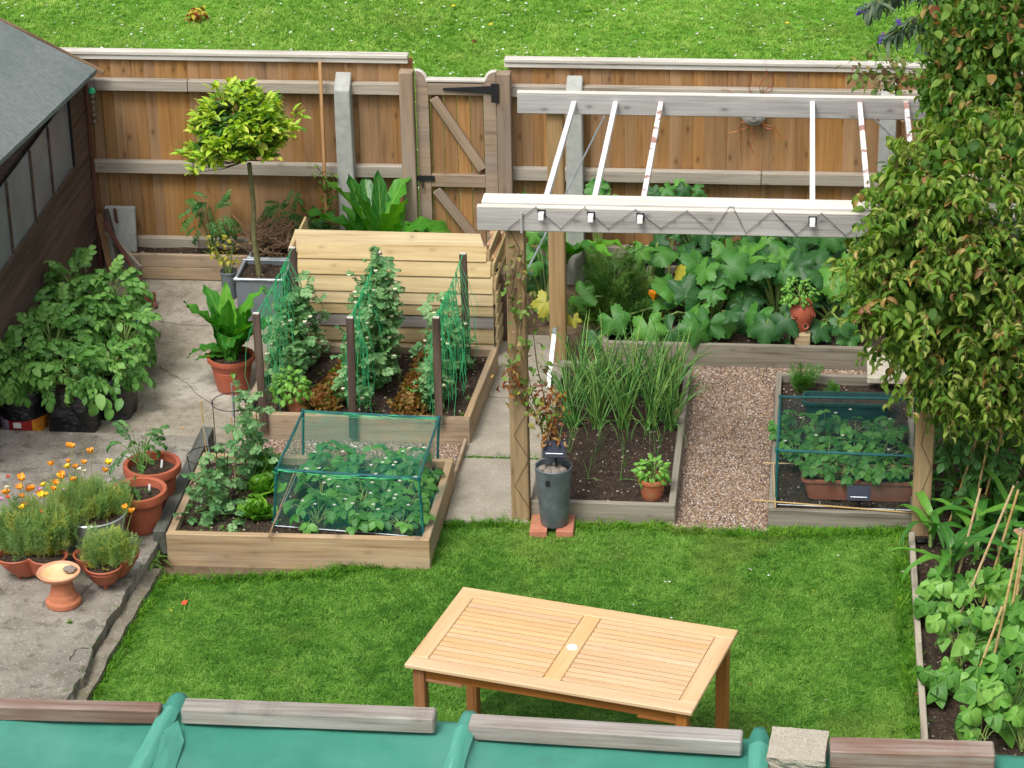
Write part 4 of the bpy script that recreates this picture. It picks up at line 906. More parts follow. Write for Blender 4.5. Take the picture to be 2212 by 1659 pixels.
# bay tree in a square planter, a second planter of dry stems behind
pc = gz(560,585,.34); pf0, pf1 = gz(509,603,.34), gz(609,607,.34); pb0 = gz(521,561,.34)
def square_planter(name, label, x0, x1, y0, y1, z0, z1, rimm, zs):
    t = T(name, label, 'planter', ((x0+x1)/2,(y0+y1)/2,z0)); w = .012
    m = MB()
    for (c, d) in ((((x0+x1)/2,y0+w/2),(x1-x0,w)), (((x0+x1)/2,y1-w/2),(x1-x0,w)), ((x0+w/2,(y0+y1)/2),(w,y1-y0-2*w)), ((x1-w/2,(y0+y1)/2),(w,y1-y0-2*w))): m.box((c[0],c[1],(z0+z1)/2), (d[0],d[1],z1-z0-.002))
    m.box(((x0+x1)/2,(y0+y1)/2,z0+.01), (x1-x0-.03,y1-y0-.03,.02)); m.build('box', 'zincplanter', t)
    m = MB()
    for (c, d) in ((((x0+x1)/2,y0),(x1-x0+.03,.022)), (((x0+x1)/2,y1),(x1-x0+.03,.022)), ((x0,(y0+y1)/2),(.022,y1-y0-.022)), ((x1,(y0+y1)/2),(.022,y1-y0-.022))): m.box((c[0],c[1],z1), (d[0],d[1],.016))
    m.build('rim', rimm, t, bevel=.003)
    soil(t, [(x0+w,y0+w),(x1-w,y0+w),(x1-w,y1-w),(x0+w,y1-w)], zs, n=6, amp=.006, crumbs=1500, seed=31)
    return t
square_planter('square_planter', 'square grey planter the clipped bay tree grows in', pf0.x, pf1.x, pf0.y, pb0.y, .04, .34, 'rimzinc', .315)
y2 = pb0.y+.03
sp2 = square_planter('square_planter', 'square grey planter behind the bay tree, heaped with dry stems', pf0.x+.02, pf1.x+.03, y2, y2+.32, .04, .34, 'rimzinc', .30)
bt = T('bay_tree', 'lollipop bay tree with bright yellow green ball crown on a bare stem', 'tree', (pc.x, pc.y, .315))
tt = gy(538,352,pc.y-.02); b0 = Vector((gz(563,588,.315).x, pc.y, .30))
MB().tube([b0, b0.lerp(tt,.33)+Vector((-.015,0,0)), b0.lerp(tt,.66)+Vector((.004,0,0)), tt], [.022,.018,.016,.015], 10).build('trunk', 'bark', bt, True)
cc = gy(517,283,pc.y); items = []; old = []; m = MB()
cl = []
for i in range(260):
    d = Vector((random.gauss(0,1), random.gauss(0,1), random.gauss(0,1))).normalized()
    if d.z < -.55: d.z = -.5*abs(d.z)
    f = U(.62, 1.06); p = cc + Vector((d.x*.29, d.y*.29, d.z*.28 - .01))*f
    if d.x < -.5 and d.z < -.1: p += Vector((-.02, 0, -.05))
    cl.append((p, d, f))
for vx, vy in ((425,372),(412,350),(440,362),(400,330),(640,250),(632,275),(617,300),(500,190),(530,185),(465,195)): p = gy(vx, vy, pc.y+U(-.12,.05)); cl.append((p, (p-cc).normalized(), 1.05))
for i_b, (p, d, f) in enumerate(cl):
    for j in range(10):
        az = math.atan2(d.x, d.y) + random.gauss(0, 1.0); pt = U(.2, 1.2) if f > .8 else U(-.5,.6)
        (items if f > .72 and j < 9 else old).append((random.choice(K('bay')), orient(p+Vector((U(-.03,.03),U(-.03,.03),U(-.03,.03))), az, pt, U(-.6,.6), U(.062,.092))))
    if f > .7 and i_b % 2 == 0: q = tt + Vector((0,0,.02)); md = q.lerp(p, .5)+Vector((0,0,-.02)); m.tube([q, md, p], [.006,.0035,.002], 4, False)
m.build('branches', 'twig', bt, True)
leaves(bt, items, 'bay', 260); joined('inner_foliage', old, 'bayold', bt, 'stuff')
# heap of dry stems in the rear planter
ds = T('dry_stem_heap', 'tangled heap of dry brown stems and roots in the rear planter', 'plant stems', ((pf0.x+pf1.x)/2, y2+.16, .3))
m = MB(); c0 = gy(590,515,y2+.12)
for i in range(150):
    a = Vector((c0.x+U(-.17,.16), y2+U(.0,.3), U(.30,.48))); az = random.gauss(.3, 1.2); l = U(.08,.24); b = a + Vector((math.sin(az)*l, math.cos(az)*l*.6, U(-.10,.13)))
    md = a.lerp(b,.5)+Vector((U(-.03,.03),U(-.03,.03),U(-.02,.05))); m.tube([a, md, b], [U(.003,.010), U(.003,.007), .002], 5)
for i in range(30):
    a = Vector((c0.x+U(-.14,.16), y2+U(.05,.3), .45)); m.tube([a, a+Vector((U(-.08,.12),.0,U(.03,.10))), a+Vector((U(-.16,.2),U(-.05,.05),U(.03,.16)))], [.003,.002,.001], 4)
m.build('stems', 'drystem', ds)
# horseradish
def horse(label, c, n, L, zs, potargs=None, pt=(.9,1.45), az0=None, cat='plant', name='horseradish_plant', keys=None):
    t = T(name, label, cat, c)
    if potargs: zs = pot(t, c, **potargs)
    items = []; tips = []; c = Vector(c)
    for i in range(n):
        az = i*2.4 + U(-.4,.4); p = U(*pt); b = c + Vector((U(-.035,.035), U(-.035,.035), zs))
        items.append((keys[i%3] if keys else random.choice(K('horse')), orient(b, az, p, U(-.8,.8), L*U(.65,1.1))))
    leaves(t, items, 'horse', 40); return t
hc = gz(499,768,.275); hc.z = .04
hr = horse('tall glossy horseradish in a terracotta plastic pot on the patio', hc, 20, .50, .2, dict(rt=.155, rb=.10, h=.24, mat='terra', rim=.035, rimw=.018, bands=(.15,)), (1.15,1.52))
b = Vector((hc.x,hc.y,.26)); link('leaf', pmesh('horse2','horse'), hr, orient(b, R(-80), .75, 0, .34)); link('leaf', pmesh('horse1','horse'), hr, orient(b, R(-100), .35, 0, .24)); link('leaf', pmesh('horse1','horse'), hr, orient(b, R(165), -.1, 0, .18))
c2 = gy(818,505,3.2); c2.z = .02
horse('broad leaved horseradish between the concrete post and the gate', c2, 20, .70, .26, dict(rt=.13, rb=.10, h=.28, mat='clay', rim=.03), (.75,1.45))
c3 = gy(1205,480,3.35); c3.z = .05
horse('tall horseradish behind the rear left pergola post', c3, 8, .62, .1, None, (1.1,1.5))
# tomato foliage by the fence, yellowing plant in a bucket
for k, (vx, vy, rr, lab) in enumerate(((455,478,.15,'bushy tomato plant against the fence left of the bay trunk'), (628,476,.15,'low tomato plant against the fence right of the bay trunk'), (668,492,.09,'small tomato shoot beside the thin stake'))):
    c = gy(vx, vy, 3.42); t = T('tomato_plant', lab, 'plant', (c.x, c.y, .2)); it = dome(c, (rr,.1,rr*1.1), 34, K('tom'), (.13,.2), (-.4,1), .3, -.7, lean=.5)
    stems(t, (c.x,c.y,.2), [q[1].translation for q in it[:10]], .005); leaves(t, it, 'tomato', 20)
c = gz(493,598,.2); c.z = .04; c.y += .02
t = T('bucket_plant', 'straggly yellowing plant in a small grey bucket left of the planters', 'potted plant', c)
zz = pot(t, c, .062, .05, .2, 'zincplanter', .02, .006); 
it = []
for i in range(9):
    tip = c + Vector((U(-.17,.12), U(-.08,.1), U(.3,.55)))
    for j in range(6): it.append((random.choice(K('ov')), orient((c+Vector((0,0,.18))).lerp(tip, U(.3,1)), U(0,6.3), U(-.3,.6), U(-.5,.5), U(.025,.05))))
stems(t, c+Vector((0,0,.17)), [c+Vector((U(-.17,.12), U(-.08,.1), U(.3,.5))) for i in range(9)], .003, 'palestem'); leaves(t, it, 'courgy', 20, 'leaf'); 
# ivy on the stake
t = T('climbing_plant', 'thin dark climber twining up the fence beside the thin stake', 'climbing plant', gy(706,500,3.45)); it = []
P = [gy(x, y, 3.44) for x, y in ((706,500),(700,460),(712,430),(702,400),(698,378),(680,355))]
m = MB(); m.tube(P, .004, 5); P2 = [gy(x, y, 3.46) for x, y in ((712,500),(718,460),(708,425),(722,395),(716,372))]; m.tube(P2, .003, 5); m.build('stem', 'twig', t)
for i in range(110): a = random.choice([P,P2]); k = random.randrange(len(a)-1); q = a[k].lerp(a[k+1], U(0,1)) + Vector((U(-.05,.05), U(-.05,.02), U(-.03,.03))); it.append((random.choice(K('ov')), orient(q, U(0,6.3), U(-.6,.5), U(-.5,.5), U(.02,.042))))
leaves(t, it, 'shrubdark', 30)
# weeds behind on the bin's right and in the back bed corner
# ------------------------------------------------------------------ potatoes in sacks
def sack(parent, c, r, h, mat='blackbag', sq=.0, seed=1, bands=None):
    rd = random.Random(seed); ph = [rd.uniform(0,6.3) for _ in range(6)]; n = 44; V = []; F = []; rows = 9
    for i in range(rows+1):
        t = i/rows; z = h*t
        for k in range(n):
            a = 2*PI*k/n; q = r*(1+sq*(1/max(abs(math.cos(a)),abs(math.sin(a)))-1)) * (1+.025*math.sin(3*a+ph[0]+t*3)+.02*math.sin(7*a+ph[1]-t*5)+.012*math.sin(13*a+ph[2]+t*9)) * (1+.05*math.sin(t*3)) 
            V.append((c[0]+q*math.cos(a), c[1]+q*math.sin(a), c[2]+z+(.012*math.sin(5*a+ph[3])+.008*math.sin(11*a) if i == rows else 0)))
    for i in range(rows):
        for k in range(n): F.append((i*n+k, i*n+(k+1)%n, (i+1)*n+(k+1)%n, (i+1)*n+k))
    V += [(c[0]+(v[0]-c[0])*.95, c[1]+(v[1]-c[1])*.95, v[2]-.03) for v in V[-n:]]; b = (rows+1)*n
    for k in range(n): F.append((rows*n+k, rows*n+(k+1)%n, b+(k+1)%n, b+k))
    F.append(tuple(range(b, b+n)))
    me = mesh('sack', V, F, mat, True)
    if bands:
        for mname in ('bagred','bagwhite','bagorange','soil'): me.materials.append(MT[mname])
        for p in me.polygons:
            z = p.center.z - c[2]; a = math.degrees(math.atan2(p.center.y-c[1], p.center.x-c[0])) % 360
            if p.index < rows*n and z < h*.36: p.material_index = 2 if a < 245 else (1 if a < 300 or z > h*.3 else 3)
    return link('sack', me, parent, Matrix())
pots = [((-3.22,.95),.145,.30,.50,'potato plant in the black sack with printed red and white foot', 'print'),
        ((-2.90,.95),.15,.30,.48,'potato plant in the shiny black sack at the front of the group', None),
        ((-2.70,1.18),.13,.28,.42,'potato plant in the black sack tucked behind the front one', None),
        ((-3.10,1.28),.14,.30,.58,'potato plant in the second row nearest the shed wall', None),
        ((-2.74,1.66),.12,.22,.48,'potato plant in a red brown pot at the right of the group', 'pot'),
        ((-3.05,1.70),.14,.30,.58,'potato plant in the third row by the shed', None),
        ((-2.90,2.04),.14,.32,.56,'potato plant in the sack with blue lettering near the patio crack', 'blue'),
        ((-3.16,2.16),.14,.32,.56,'rearmost potato plant below the shed windows', None),
        ((-3.36,1.05),.12,.30,.5,'potato plant cut by the left edge of the picture', None)]
for i, ((x, y), r_, h, top, lab, kd) in enumerate(pots):
    c = Vector((x, y, .04)); t = T('potted_potato', lab, 'potted plant', c, 'potato plants in sacks beside the shed')
    if kd == 'pot':
        pot(t, c, .125, .09, h, 'clay', .03)
        MB().lathe(c+Vector((0,0,h-.02)), [(.12,0),(.128,.03),(.11,.04)], 20).build('sack_lining', 'blackbag', t, True)
    else: 
        sack(t, c, r_, h, sq=.55 if i in (1,2) else .1, seed=i, bands=(kd == 'print'))
        MB().lathe(c, [(0,h-.015),(r_*.9,h-.02)], 20).build('soil', 'soil', t)
    if kd == 'print': MB().box(c+Vector((-.005,-r_*1.055,.072)), (.05,.004,.036)).build('sack_label', 'white', t)
    if kd == 'blue':
        for vx, vy in ((277,716),(283,700),(292,690),(204,674)): MB().box(gy(vx,vy,y-.12), (.035,.012,.04), .4).build('blue_sack_fold', 'blueplastic', t)
    cz = .04+h+(top-h-.02)*(.62 if i < 3 else .45)
    it = dome((x-.01, y-.02, cz), (.185,.17 if i < 3 else .2,(top-h)*(.45 if i < 3 else .62)), 84, K('pot'), (.13,.20), (-.5,.9), .35, -.75, .6, .4, .15)
    stems(t, c+Vector((0,0,h-.03)), [q[1].translation for q in it[:22]], .006, 'palestem'); leaves(t, it, 'potato', 34)
t = [o for o in COL.objects if o.get('label','').startswith('potato plant in the shiny')][0]
it = [(random.choice(K('ov')), orient(gy(x, y, .80), U(2.4,3.8), U(-1.2,-.5), U(-.4,.4), U(.08,.11))) for x, y in ((240,880),(262,860),(200,872),(230,860),(215,850))]
leaves(t, it, 'potato', 40)
# ------------------------------------------------------------------ terracotta pots with tomatoes
for (vx, vy, wd, rb, h, lab, side, ntom) in ((328,1000,122,.115,.25,'rear of the two big terracotta pots, with a bushy young tomato', -1, 15), (299,1056,118,.11,.25,'front big terracotta pot with a small tomato seedling', 1, 6)):
    c = gz(vx, vy, .12+h); c.z = .12; t = T('potted_tomato', lab, 'potted plant', c, 'big terracotta pots of tomatoes')
    zs = pot(t, c, wd/2/358, rb, h, 'terra', .05, .028, 44, (.16,), 'soil', .05)
    o = link('plant_label', boxmesh(.012,.055,.002,'white',0), t, Matrix.Translation(c+Vector((.05,.03 if side<0 else .05,zs+.03))) @ Matrix.Rotation(.15,4,'Y'))
    if side < 0: b = c+Vector((-.06,.0,zs)); it = dome(b+Vector((-.02,-.0,.14)), (.13,.11,.13), 20, K('tom'), (.13,.18), (-.3,.9), .2, -.6, lean=.3)
    else: b = c+Vector((-.02,.0,zs)); it = dome(b+Vector((0,0,.06)), (.06,.05,.06), 10, K('tom'), (.07,.11), (-.2,.7), .2, -.3, lean=.3)
    stems(t, b, [q[1].translation for q in it], .0035); leaves(t, it, 'tomato', 30)
# ------------------------------------------------------------------ poppies
pm_ = MB(); 
for k in range(4):
    a = k*PI/2+.3
    for j in range(3): pass
    s = lambda an, r_, z: (r_*math.cos(an), r_*math.sin(an), z)
    pm_.add([s(a,.0,0), s(a-.75,.5,.45), s(a,.6,.35), s(a+.75,.5,.45), s(a-.6,.72,.95), s(a,.85,.9), s(a+.6,.72,.95)], [(0,2,1),(0,3,2),(1,2,5,4),(2,3,6,5)])
def pop(mat): return mesh('flower', pm_.v, pm_.f, mat, True)
PF = {c: pop(m_) for c, m_ in (('o','poppy'),('y','poppyy'),('r','poppyr'),('w','poppyw'),('p','poppyp'))}
for q in PF.values(): pass
fl1 = [(52,460,'r'),(145,470,'o'),(148,485,'o'),(135,540,'o'),(45,538,'w'),(40,572,'o'),(50,575,'o'),(55,600,'r'),(200,548,'o'),(190,555,'o'),(212,548,'o'),(150,598,'o'),(160,655,'o'),(158,672,'y'),(296,520,'y'),(285,588,'y'),(272,580,'o'),(300,592,'y'),(260,543,'p'),(8,612,'p'),(350,382,'o'),(278,703,'r'),(357,548,'o'),(411,445,'o'),(405,460,'y'),(415,472,'o'),(368,508,'o')]
fl2 = [(465,360,'o'),(463,398,'y'),(510,400,'o'),(562,370,'o'),(540,415,'w'),(572,425,'w'),(705,424,'o'),(737,373,'y'),(495,487,'o'),(430,555,'p'),(465,255,'o'),(485,262,'o'),(613,297,'o'),(410,660,'r'),(465,645,'y'),(500,715,'o'),(640,690,'y'),(684,660,'w'),(742,655,'o'),(785,712,'o')]
fl3 = [(850,668,'o'),(890,700,'o')]
def trefoil(parent, c, d, rc, h, a0):
    def rf(t):
        ph = min(abs((t-a0-k*2*PI/3+PI)%(2*PI)-PI) for k in range(3)); return d*math.cos(ph)+math.sqrt(max(0, rc*rc-(d*math.sin(ph))**2))
    MB().lathe(c, [(0,.012),(.30,.01),(.5,.02),(.68,.045),(.84,.085),(.95,.12),(.985,.125),(.985,.135),(1.0,.137),(1.03,h),(.99,h+.004),(.95,h-.002),(.93,h-.03)], 90, rf).build('pot', 'terra', parent, True, 50)
    MB().lathe(c, [(0,h-.022),(.6,h-.022),(.935,h-.028)], 90, rf).build('soil', 'soil', parent, True)
    m = MB()
    for k in range(3): a = a0+k*2*PI/3; m.tube([c+Vector((d*.9*math.cos(a), d*.9*math.sin(a), .03)), c+Vector((d*.9*math.cos(a), d*.9*math.sin(a), 0))], [.016,.012], 8)
    m.build('feet', 'terra', parent)
def poppies(t, c, rx, ry, n, flowers, hz, ylw=60):
    it = []; ct = []
    for i in range(n):
        x, y = random.gauss(0,.42)*rx, random.gauss(0,.42)*ry; b = c + Vector((x, y, 0)); az = math.atan2(x, y)+U(-.8,.8)
        it.append((random.choice(K('fea')), orient(b, az, U(.9,1.5), U(-.8,.8), U(.11,.20)*hz)))
    leaves(t, it, 'poppyleaf', 60)
    it = [(random.choice(K('fea')), orient(c+Vector((random.gauss(0,.36)*rx, random.gauss(0,.36)*ry, .0)), U(0,6.3), U(.2,1.0), U(-.6,.6), U(.06,.10))) for i in range(ylw)]
    joined('lower_foliage', it, 'courgy', t, 'stuff')
    m = MB()
    for (zx, zy, cl) in flowers:
        vx, vy = zx*.32, zy*.32+884.8; p = gy(vx, vy, c.y+U(-.06,.08))
        b = c + Vector(((p.x-c.x)*.45, (p.y-c.y)*.5, 0)); m.tube([b, b.lerp(p,.5)+Vector((0,0,.02)), p], [.0022,.0018,.0015], 4, False)
        s = U(.022,.031)*(.7 if cl in 'rpw' else 1)
        link('flower', PF[cl], t, Matrix.Translation(p) @ Matrix.Rotation(U(0,3),4,'Z') @ Matrix.Rotation(U(-.5,.5),4,'X') @ Matrix.Scale(s,4))
    for i in range(n//3): b = c+Vector((random.gauss(0,.4)*rx, random.gauss(0,.4)*ry, 0)); m.tube([b, b+Vector((U(-.04,.04),U(-.04,.04),U(.1,.24)*hz))], [.0018,.001], 3, False)
    m.build('flower_stems', 'palestem', t)
c = gz(74,1192,.26); c.z = .12; t = T('potted_poppies', 'orange poppies in a trefoil terracotta pot at the left edge of the patio', 'potted plant', c, 'pots of poppies')
trefoil(t, c, .108, .104, .15, R(90)); poppies(t, c+Vector((0,.05,.12)), .19, .10, 210, fl1, 1.35, 110)
c = gz(228,1207,.26); c.z = .12; t = T('potted_poppies', 'small feathery poppies in a trefoil terracotta pot behind the bird bath', 'potted plant', c, 'pots of poppies')
trefoil(t, c, .095, .098, .15, R(-83)); poppies(t, c+Vector((.01,.0,.12)), .11, .085, 120, fl3, .98)
c = gz(200,1105,.37); c.z = .12; t = T('tub_of_poppies', 'flowering poppies in a round galvanised tub with handle', 'potted plant', c, 'pots of poppies')
MB().lathe(c, [(0,.003),(.15,.002),(.155,.02),(.19,.245),(.196,.25),(.190,.256),(.184,.25),(.182,.22)], 48).build('tub', 'galv', t, True)
MB().lathe(c, [(0,.222),(.182,.22)], 30).build('soil', 'soil', t)
hp = gz(172,1143,.33); MB().tube([hp+Vector((.045*math.cos(a), -.012, .028*math.sin(a)-.01)) for a in [i*2*PI/16 for i in range(17)]], .0035, 6).build('ring_handle', 'galv', t, True)
MB().box(hp+Vector((0,.0,.026)), (.05,.012,.014)).build('handle_bracket', 'galv', t)
poppies(t, c+Vector((-.02,.06,.21)), .20, .11, 190, fl2, .9, 120)
# bird bath
c = gz(134,1312,.12); c.y += .04
t = T('bird_bath', 'small terracotta bird bath with a shallow pale bowl', 'bird bath', c)
MB().lathe(c, [(0,0),(.090,.0),(.097,.008),(.097,.030),(.090,.038),(.080,.042),(.072,.07),(.068,.075),(.068,.082),(.062,.10),(.058,.13),(.055,.150),(.03,.155)], 40).build('stem', 'clay', t, True)
bc = c+Vector((-.012,0,.15)); MB().lathe(bc, [(.04,0),(.06,.006),(.100,.022),(.115,.042),(.119,.05),(.116,.054),(.110,.05),(.098,.046)], 48).build('rim', 'birdbath', t, True)
MB().lathe(bc, [(0,.026),(.05,.027),(.085,.034),(.100,.0465)], 40).build('bowl', 'bathbowl', t, True)
o = link('pebble', rock(5, 'stone', .7, 3), None, Matrix.Translation(bc+Vector((.058,.025,.052))) @ Matrix.Diagonal((.034,.026,.026,1))); tag(o, 'rounded grey pebble lying in the bird bath bowl', 'stone')
# weed in the kerb
c = gz(330,1215,.06); t = T('weed_plant', 'leafy green weed growing from the channel by the kerb', 'weed', c); it = []
for i in range(26): it.append((random.choice(K('bud')), orient(c+Vector((U(-.03,.03),U(-.05,.05),0)), U(0,6.3), U(.3,1.2), U(-.4,.4), U(.07,.13))))
leaves(t, it, 'weed', 30)
c = gz(345,1185,.12)
for q, lab in (((336,1050),'tiny green weed at the foot of the rear big pot'), ((150,1345),'tiny green weed in the slab near the bird bath')):
    c = gz(*q, .12); t = T('weed_plant', lab, 'weed', c); leaves(t, [(random.choice(K('ov')), orient(c, U(0,6.3), U(.3,1.2), 0, U(.015,.03))) for i in range(8)], 'weed', 10)
# ------------------------------------------------------------------ pea bed
def stake(a, b, lab):
    o = plank('stake', a, b, .047, .024, 'stake', None, (1,0,0), .002); tag(o, lab, 'stake', 'dark stakes of the pea rows')
    c = Vector(b); MB().box(c+Vector((0,0,.004)), (.036,.02,.006)).build('pale_cut_end', 'cap', o)
Yf = .858
fs = []
for (tx, ty, bx_, by_), lab in zip(((553,678,571,932),(756,687,763,945),(942,687,949,916)), ('front stake of the left pea row, outside the plank', 'middle of the three front pea stakes', 'front stake of the right pea row')):
    a, b = gy(bx_, by_, Yf), gy(tx, ty, Yf); stake(a, b, lab); fs.append(b)
bs = []
for (tx, ty, bx_, by_), lab in zip(((631,536,645,700),(817,546,826,745),(1000,549,1009,760)), ('back stake of the left pea row by the bin', 'back stake of the middle pea row, hidden in leaves', 'back stake of the right pea row against the bin')):
    a, b = gy(bx_, by_, 1.90), gy(tx, ty, 1.90); a.z = min(a.z, .12); stake(a, b, lab); bs.append(b)
def pea_row(k, label, n, zlo, prof, dx=0.0):
    f, b = fs[k], bs[k]; t = T('garden_net', 'green string net slung between the stakes of the %s pea row' % label, 'net', (f.x, (f.y+b.y)/2, .15), 'string nets over the peas')
    m = MB(); m.tube([f.lerp(b, i/8)+Vector((0,0,-.02*math.sin(PI*i/8))) for i in range(9)], .0022, 4)
    rd = random.Random(k)
    for i in range(48):
        s = rd.random()**1.1*.95; q = f.lerp(b, s); 
        x = q.x; P = [q]; z = q.z
        zend = .16+rd.random()*.1
        nn = 9
        ox = rd.uniform(-.10,.10)
        for j in range(1, nn+1): z_ = q.z+(zend-q.z)*j/nn; P.append(Vector((x+ox*min(1,j/4)+rd.uniform(-.010,.010), q.y+rd.uniform(-.012,.012), z_)))
        m.tube(P, .0019, 3, False)
    m.build('net', 'netline', t)
    t = T('pea_plants', 'climbing pea plants with small white flowers in the %s row' % label, 'pea plants', (f.x, (f.y+b.y)/2, .15), 'pea rows'); it = []; m = MB(); fl = []
    for i in range(n):
        s = U(.30 if k == 0 else .1,.98); q = f.lerp(b, s); top = prof(s); z0 = .16; x = q.x + dx + U(-.09,.09)
        P = [Vector((x, q.y, z0-.02))]; nn = max(3, int((top-z0)/.06))
        for j in range(1, nn+1): P.append(Vector((x+U(-.035,.035)+.05*math.sin(j*.7+i), q.y+U(-.03,.03), z0+(top-z0)*j/nn)))
        m.tube(P, .0028, 4, False)
        for j in range(1, nn+1):
            for h_ in range(2): it.append((random.choice(K('peal')), orient(P[j], U(0,6.3), U(-.4,.8), U(-.6,.6), U(.06,.105))))
            if random.random() < .22: fl.append(P[j]+Vector((U(-.04,.04), -.03, 0)))
    m.build('stems', 'stem', t); leaves(t, it, 'pea', 70)
    m = MB()
    for p in fl: m.lathe(p, [(0,0),(.010,.004),(.014,.014),(.004,.016)], 6)
    m.build('white_flowers', 'poppyw', t)
pea_row(0, 'left', 28, .2, lambda s: .38+.30*s+U(-.05,.05), .03)
pea_row(1, 'middle', 36, .2, lambda s: (.40+.55*s+U(-.08,.08)) if s > .25 else .35, .01)
pea_row(2, 'right', 26, .2, lambda s: .34+.42*s+U(-.12,.08) if s < .8 else .4, -.06)
# red lettuces
def lettuce(c, r_, mat, label, group, n, key, h=.6, mx=16):
    t = T('red_lettuce' if mat == 'lettred' else 'green_lettuce', label, 'lettuce', c, group); it = []
    for i in range(n):
        f = (i/n)**.7; p = 1.45-1.15*f+U(-.12,.12)
        it.append((random.choice(K(key)), orient(Vector(c)+Vector((U(-.01,.01),U(-.01,.01),0)), i*2.399+U(-.2,.2), p, U(-.3,.3), r_*(.75+.4*f))))
    leaves(t, it, mat, mx)
for row, (pa, pb) in enumerate(((Vector((-1.36,1.02)), Vector((-1.19,1.78))), (Vector((-.80,1.02)), Vector((-.76,1.72))))):
    for i in range(6):
        p = pa.lerp(pb, i/5); nm = ['front','second','third','fourth','fifth','rearmost'][i]; r_ = .115 if i else .13
        t = T('red_lettuce', '%s frilly red brown lettuce of the %s row between the peas' % (nm, ['left','right'][row]), 'lettuce', (p.x, p.y, .15), 'red lettuces')
        it = dome((p.x, p.y, .155), (r_*.95, r_*.85, r_*.9), 130, K('frill'), (.028,.048), (.5,1.4), .5, .0, .6, .4); leaves(t, it, 'lettred', 22)
        it = dome((p.x, p.y, .15), (r_*.6, r_*.6, r_*.7), 26, K('frill'), (.05,.07), (.2,1.3), .3, .0, .6, .4); joined('heart', it, 'lettgreen' if i % 2 else 'lettred', t, 'stuff')
# basil pots
def basil(label, c, rt, rb, h, fr, n, mat='clay', off=(0,0,0)):
    t = T('potted_basil', label, 'potted plant', c, 'pots of basil'); c = Vector(c); zs = pot(t, c, rt, rb, h, mat, .03, .009, 32)
    cc_ = c+Vector((off[0], off[1], zs+fr[2]*.55+off[2])); it = dome(cc_, fr, n, K('basil'), (.035,.055), (-.5,.9), .45, -.55, .5, .3, .2)
    stems(t, c+Vector((0,0,zs)), [q[1].translation for q in it[:14]], .003, 'palestem'); leaves(t, it, 'basil', 70)
c = gz(643,888,.15); basil('bright basil in a small clay pot in the pea bed', (c.x, c.y, .15), .078, .055, .12, (.125,.11,.12), 150, 'clay', (-.03,-.01,.01))
c = gz(1408,1079,.10); basil('basil in a moss stained clay pot at the front of the onion bed', (c.x, c.y+.03, .10), .085, .060, .135, (.10,.08,.075), 100, 'claymoss', (0,0,.025))
# low weeds in the bed
for bed_, box_, lab in ((bedB, (-1.75,-.46,.95,1.9,.15), 'scattered weed seedlings between the pea rows'), (bedF, (-1.88,-1.5,-.6,.2,.15), 'scattered seedlings under the pea frame')):
    it = []
    for i in range(60): 
        p = Vector((U(box_[0],box_[1]), U(box_[2],box_[3]), box_[4]))
        for j in range(5): it.append((random.choice(K('ov')), orient(p, U(0,6.3), U(.2,1), 0, U(.015,.035))))
    o = joined('seedlings', it, 'weed', None, 'stuff'); o['label'] = lab
# ------------------------------------------------------------------ strawberry bed
CB = [gz(592,1137,.16), gz(915,1162,.16), gz(945,1003,.16), gz(655,993,.16)]
TV = [(597,1014),(905,1034),(948,903),(655,888)]
CT = [gy(*v, b.y) for v, b in zip(TV, CB)]
def cage(label, B, Tp, net, bars=None):
    t = T('net_cage', label, 'net cage', (sum((b for b in B), Vector())/4)); 
    for i in range(4): MB().tube([B[i], Tp[i]], .008, 8).build('upright', 'cagebar', t, True)
    for i in range(4): MB().tube([Tp[i], Tp[(i+1)%4]], .008, 8).build('top_bar', 'cagebar', t, True)
    for i in range(4):
        MB().lathe(Tp[i], [(0,-.014),(.012,-.012),(.012,.010),(0,.012)], 8).build('corner_joint', 'cagebar', t, True)
        a = B[i]; b = B[(i+1)%4]; MB().tube([a+Vector((0,0,.005)), b+Vector((0,0,.005))], .003, 5).build('ground_bar', 'rimzinc', t)
    def sheet(a, b, c, d, sag, nm):
        V = []; F = []; n = 10; nn = (b-a).cross(d-a).normalized()
        for i in range(n+1):
            for j in range(n+1):
                u, v = i/n, j/n; p = a.lerp(b, u).lerp(d.lerp(c, u), v); V.append(p + nn*(sag*math.sin(PI*u)*math.sin(PI*v) + U(-.002,.002) + .014*math.sin(u*9+a.x*20)*math.sin(v*6+u*5)*math.sin(PI*u)*math.sin(PI*v)))
        for i in range(n):
            for j in range(n): k = i*(n+1)+j; F.append((k, k+n+1, k+n+2, k+1))
        link(nm, mesh(nm, V, F, net, True), t, Matrix())
    sheet(Tp[0], Tp[1], Tp[2], Tp[3], -.015, 'net_top')
    for i in range(4): j = (i+1)%4; sheet(B[i], B[j], Tp[j], Tp[i], .012, 'net_side')
    return t
cg = cage('teal tube cage with green net over the strawberries in the plank bed', CB, CT, 'net')
